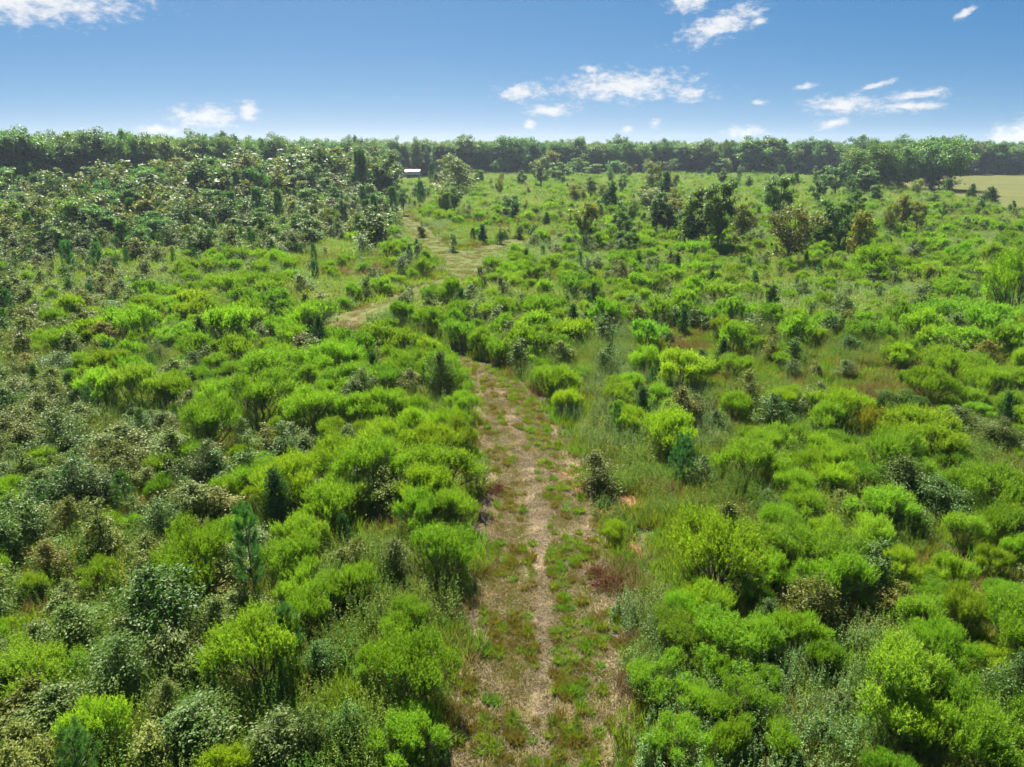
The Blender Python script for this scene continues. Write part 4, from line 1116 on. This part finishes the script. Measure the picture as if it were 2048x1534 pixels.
# ------------------------------------------------------------------ herbs and grass between the bushes
gw = np.random.default_rng(51)
def cover(name, protos, y0, y1, spc, smin, smax, label, cat, gap=.25, keepf=None, picks=None):
    xm = y1 * .80 + 6
    n = int(2 * xm * (y1 - y0) / spc ** 2)
    x = gw.uniform(-xm, xm, n); y = gw.uniform(y0, y1, n)
    k = base_keep(x, y, gap)
    if keepf is not None: k &= keepf(x, y)
    xy = np.column_stack([x[k], y[k]])
    scatter_simple(name, protos, xy, smin, smax, gw, label, cat, picks=None if picks is None else picks(xy))
    return len(xy)
def weed_pick(xy):
    n1 = patch_noise(xy[:, 0], xy[:, 1], 4.0, 9)
    return np.where(n1 > .55, 2, np.where(gw.random(len(xy)) < .5, 0, np.where(gw.random(len(xy)) < .5, 1, 3)))
n1 = cover('tall_weeds', PR['weed'], 9, 60, .72, .6, 1.1, 'leafy green weeds standing between the near bushes', 'weeds', .55, lambda x, y: patch_noise(x, y, 3.0, 61) > -.55, weed_pick)
n2 = cover('long_grass', PR['grass'], 9, 60, .8, .8, 1.3, 'long green and yellowing grass between the near bushes', 'grass', .35)
n3 = cover('weed_cover', PR['weedfar'], 60, 170, 1.5, .6, 1.1, 'green weeds between the bushes of the middle distance', 'weeds', .5, lambda x, y: patch_noise(x, y, 5.0, 62) > -.7, weed_pick)
n4 = cover('grass_cover', PR['grassfar'], 60, 170, 1.9, .8, 1.2, 'grass between the bushes of the middle distance', 'grass', .5)
n5 = cover('far_weed_cover', PR['weedfar'], 170, 345, 2.6, 1.0, 1.6, 'green weeds of the far scrub', 'weeds', .5)
n6 = cover('weed_spikes', PR['spike'], 12, 75, 2.2, .7, 1.1, 'upright spiky weeds standing in the open patches', 'weeds', .4, lambda x, y: patch_noise(x, y, 4.0, 63) > .35)
# the track's own cover
n = 30000
yy = gw.uniform(9, 60, n); xx = gw.uniform(-14, 12, n)
k = inside(track_poly, xx, yy); xx, yy = xx[k], yy[k]
ctr = (tl + trr) / 2; hwid = np.linalg.norm(trr - tl, axis=1)
ii = np.array([np.argmin((ctr[:90, 0] - a) ** 2 + (ctr[:90, 1] - b) ** 2) for a, b in zip(xx, yy)])
acr = ((np.column_stack([xx, yy]) - tl[ii]) * side[ii]).sum(1) / hwid[ii]
cl = patch_noise(xx, yy, .55, 71)
cl2 = patch_noise(xx, yy, 1.3, 72)
lush = (np.abs(acr - .5) > .04 - .03 * cl2) & (acr > .05 - .06 * cl2) & (acr < .95 + .05 * cl2) | (yy > 24) & (cl2 > .25)
rightside = (acr > .55) & (acr < .86)
tk = (gw.random(len(xx)) < np.interp(yy, [22, 30], [1, .45])) & lush & ((cl > -.3) & (gw.random(len(xx)) < .5) | rightside & (gw.random(len(xx)) < .25))
txy = np.column_stack([xx, yy])[tk]
rs = rightside[tk]
scatter_simple('grass_tufts', PR['tuft'], txy, .6, 1.25, gw, 'green and ochre grass tufts on the mown track', 'grass', picks=np.where(rs, gw.choice(4, len(txy), p=[.35, .35, .15, .15]), gw.choice(4, len(txy), p=[.2, .2, .3, .3])))
sk = lush & (gw.random(len(xx)) < np.interp(yy, [22, 30], [.85, .42])) | (gw.random(len(xx)) < .12)
sxy = np.column_stack([xx, yy])[sk]
scatter_simple('short_grass', PR['short'], sxy, .8, 1.4, gw, 'short clipped grass on the mown track', 'grass')
wk = gw.random(len(xx)) < np.where(lush, .15, .5)
wxy = np.column_stack([xx, yy])[wk]
scatter_simple('cut_straw', PR['straw'], wxy, .7, 1.1, gw, 'pale cut straw lying on the mown track', 'straw', z=.008, tilt=.0)
nn_ = 3000
yy = gw.uniform(55, 165, nn_ * 3); xx = gw.uniform(-50, 30, nn_ * 3)
k = inside(track_poly, xx, yy) | inside(branch_poly, xx, yy)
fxy = np.column_stack([xx[k], yy[k]])
scatter_simple('track_grass', PR['short'], fxy, 1.2, 2.2, gw, 'short yellowing grass on the far loop of the track', 'grass')
print('cover', n1, n2, n3, n4, n5, n6, len(txy), len(sxy), len(wxy), len(fxy), round(time.time() - T0, 1))

# ------------------------------------------------------------------ fallen sticks and dead brush on the track
def stick(u, v, length, ang, label, forks=2, r=.022):
    g = np.random.default_rng(int(u * 7 + v))
    c = ground(u, v)
    pts = [np.array([t_ * length, g.normal() * .04 * length, .05 + .03 * math.sin(t_ * 5)]) for t_ in np.linspace(-.5, .5, 6)]
    segs = [[*pts[i], *pts[i + 1], r * (1 - .12 * i), r * (1 - .12 * (i + 1))] for i in range(5)]
    for q in range(forks):
        b = pts[2 + q]; e = b + np.array([length * .22, (-1) ** q * length * .2, .05])
        segs.append([*b, *e, r * .5, r * .2])
    v_, q_ = tubes(segs, 6)
    o = link(bpy.data.objects.new('fallen_branch', make_mesh('fallen_branch', [(v_, q_, None, 'deadwood')])))
    o.location = (c[0], c[1], 0); o.rotation_euler = (0, 0, ang)
    tag(o, label, 'branch', 'fallen branches on the track')
stick(1076, 1284, .85, .25, 'pale fallen branch lying across the middle straw strip of the track', 1)
stick(1144, 1323, .7, .2, 'grey fallen branch lying in the green grass of the track', 0, .03)
stick(1216, 1268, .7, -.75, 'pale slanting branch beside another at the edge of the track', 0, .018)
stick(1231, 1275, .6, -1.2, 'pale steep branch closest to the weeds edging the track', 1, .018)
stick(1149, 1253, .45, 1.2, 'short pale stick pointing up the track', 0, .02)
stick(1066, 1145, .6, .35, 'forked grey stick on the straw strip farther up the track', 2, .018)
stick(1060, 1050, .5, -.3, 'dark stick on the track level with the bare red soil', 1, .02)
def brush(u, v, w, label):
    c = ground(u, v)
    o = link(bpy.data.objects.new('dead_brush', PR['rustpile'][0].joined()))
    o.location = (c[0], c[1], .02); o.scale = (w / .9, w / 1.3, 4.5)
    tag(o, label, 'brush', 'dead brush on the track edge')
brush(1222, 1172, 1.3, 'reddish dead brush at the weedy edge of the track')
brush(985, 982, 1.3, 'reddish dead brush at the foot of the silvery bush')
brush(1195, 1150, .8, 'small reddish dead brush just above the larger one')

# ------------------------------------------------------------------ white metal shed in front of the wood
M['white_metal'] = plain_material('white_metal', (.38, .38, .39), (.46, .46, .47), 2.0, .5, spec=.3)
M['grey_panel'] = plain_material('grey_panel', (.42, .45, .48), (.52, .55, .58), 2.0, .5)
M['red_trim'] = plain_material('red_trim', (.42, .05, .035), (.5, .07, .05), 3.0, .5)
M['post'] = plain_material('steel_post', (.35, .37, .38), (.45, .46, .47), 4.0, .5)
M['dark_tarp'] = plain_material('brown_wall', (.09, .06, .05), (.16, .10, .08), 1.5, .9)  # plain dark brown for the back wall
sb = ground(829, 356.5)
def box_mesh(name, x0, x1, y0, y1, z0, z1, mat, slope=0.0):
    v = [(x0, y0, z0), (x1, y0, z0), (x1, y1, z0 + slope), (x0, y1, z0 + slope), (x0, y0, z1), (x1, y0, z1), (x1, y1, z1 + slope), (x0, y1, z1 + slope)]
    return poly_mesh(name, v, [(0, 3, 2, 1), (4, 5, 6, 7), (0, 1, 5, 4), (1, 2, 6, 5), (2, 3, 7, 6), (3, 0, 4, 7)], mat)
sh = link(bpy.data.objects.new('metal_shed', None)); sh.location = (sb[0] - .6, sb[1], 0)
tag(sh, 'white metal roofed open shed at the foot of the wood', 'shed')
HW, DP, EV, RS = 3.3, 4.6, 3.0, .8        # half width, depth, eave height, roof rise
for k in range(8):      # roof sheets facing the camera and the far slope
    x0 = -HW + k * 2 * HW / 8
    link(bpy.data.objects.new('roof_sheet', box_mesh('roof_sheet', x0 + .01, x0 + 2 * HW / 8 - .01, -DP / 2 - .25, 0, EV, EV + .06, 'white_metal', RS)), sh)
    link(bpy.data.objects.new('roof_sheet', box_mesh('roof_sheet', x0 + .01, x0 + 2 * HW / 8 - .01, .002, DP / 2 + .25, EV + RS, EV + RS + .06, 'white_metal', -RS)), sh)
link(bpy.data.objects.new('ridge_cap', box_mesh('ridge_cap', -HW, HW, -.14, .14, EV + RS + .07, EV + RS + .22, 'red_trim')), sh)
for s in (-1, 1):
    link(bpy.data.objects.new('gable_trim', box_mesh('gable_trim', s * (HW + .06) - .05, s * (HW + .06) + .05, -DP / 2 - .25, 0, EV + .01, EV + .12, 'red_trim', RS)), sh)
    for yq in (-DP / 2 + .1, 0, DP / 2 - .1):
        link(bpy.data.objects.new('post', box_mesh('post', s * (HW - .1) - .07, s * (HW - .1) + .07, yq - .07, yq + .07, 0, EV - .02, 'post')), sh)
for k in range(4):
    x0 = -HW + k * HW / 2
    link(bpy.data.objects.new('side_panel', box_mesh('side_panel', x0 + .01, x0 + HW / 2 - .01, -DP / 2 - .05, -DP / 2, 1.55, EV - .02, 'grey_panel')), sh)
link(bpy.data.objects.new('back_wall', box_mesh('back_wall', -HW, HW, DP / 2 + .02, DP / 2 + .07, 0, EV - .02, 'dark_tarp')), sh)

# ------------------------------------------------------------------ haze
hm = bpy.data.materials.new('haze_air'); hm.use_nodes = True; hm.node_tree.nodes.clear()
B = NB(hm.node_tree)
pv = B.n('ShaderNodeVolumePrincipled')
pv.inputs['Color'].default_value = (.72, .86, 1.0, 1)
pv.inputs['Density'].default_value = 0.00016
pv.inputs['Anisotropy'].default_value = 0.2
o_ = B.n('ShaderNodeOutputMaterial'); B.nt.links.new(pv.outputs[0], o_.inputs['Volume'])
M['haze'] = hm
hz = link(bpy.data.objects.new('haze', box_mesh('haze', -1150, 1150, -80, 1250, -1.0, 27.0, 'haze')))
tag(hz, 'faint bluish summer haze over the clearing and wood', 'haze', None, 'stuff')
print('done', round(time.time() - T0, 1))
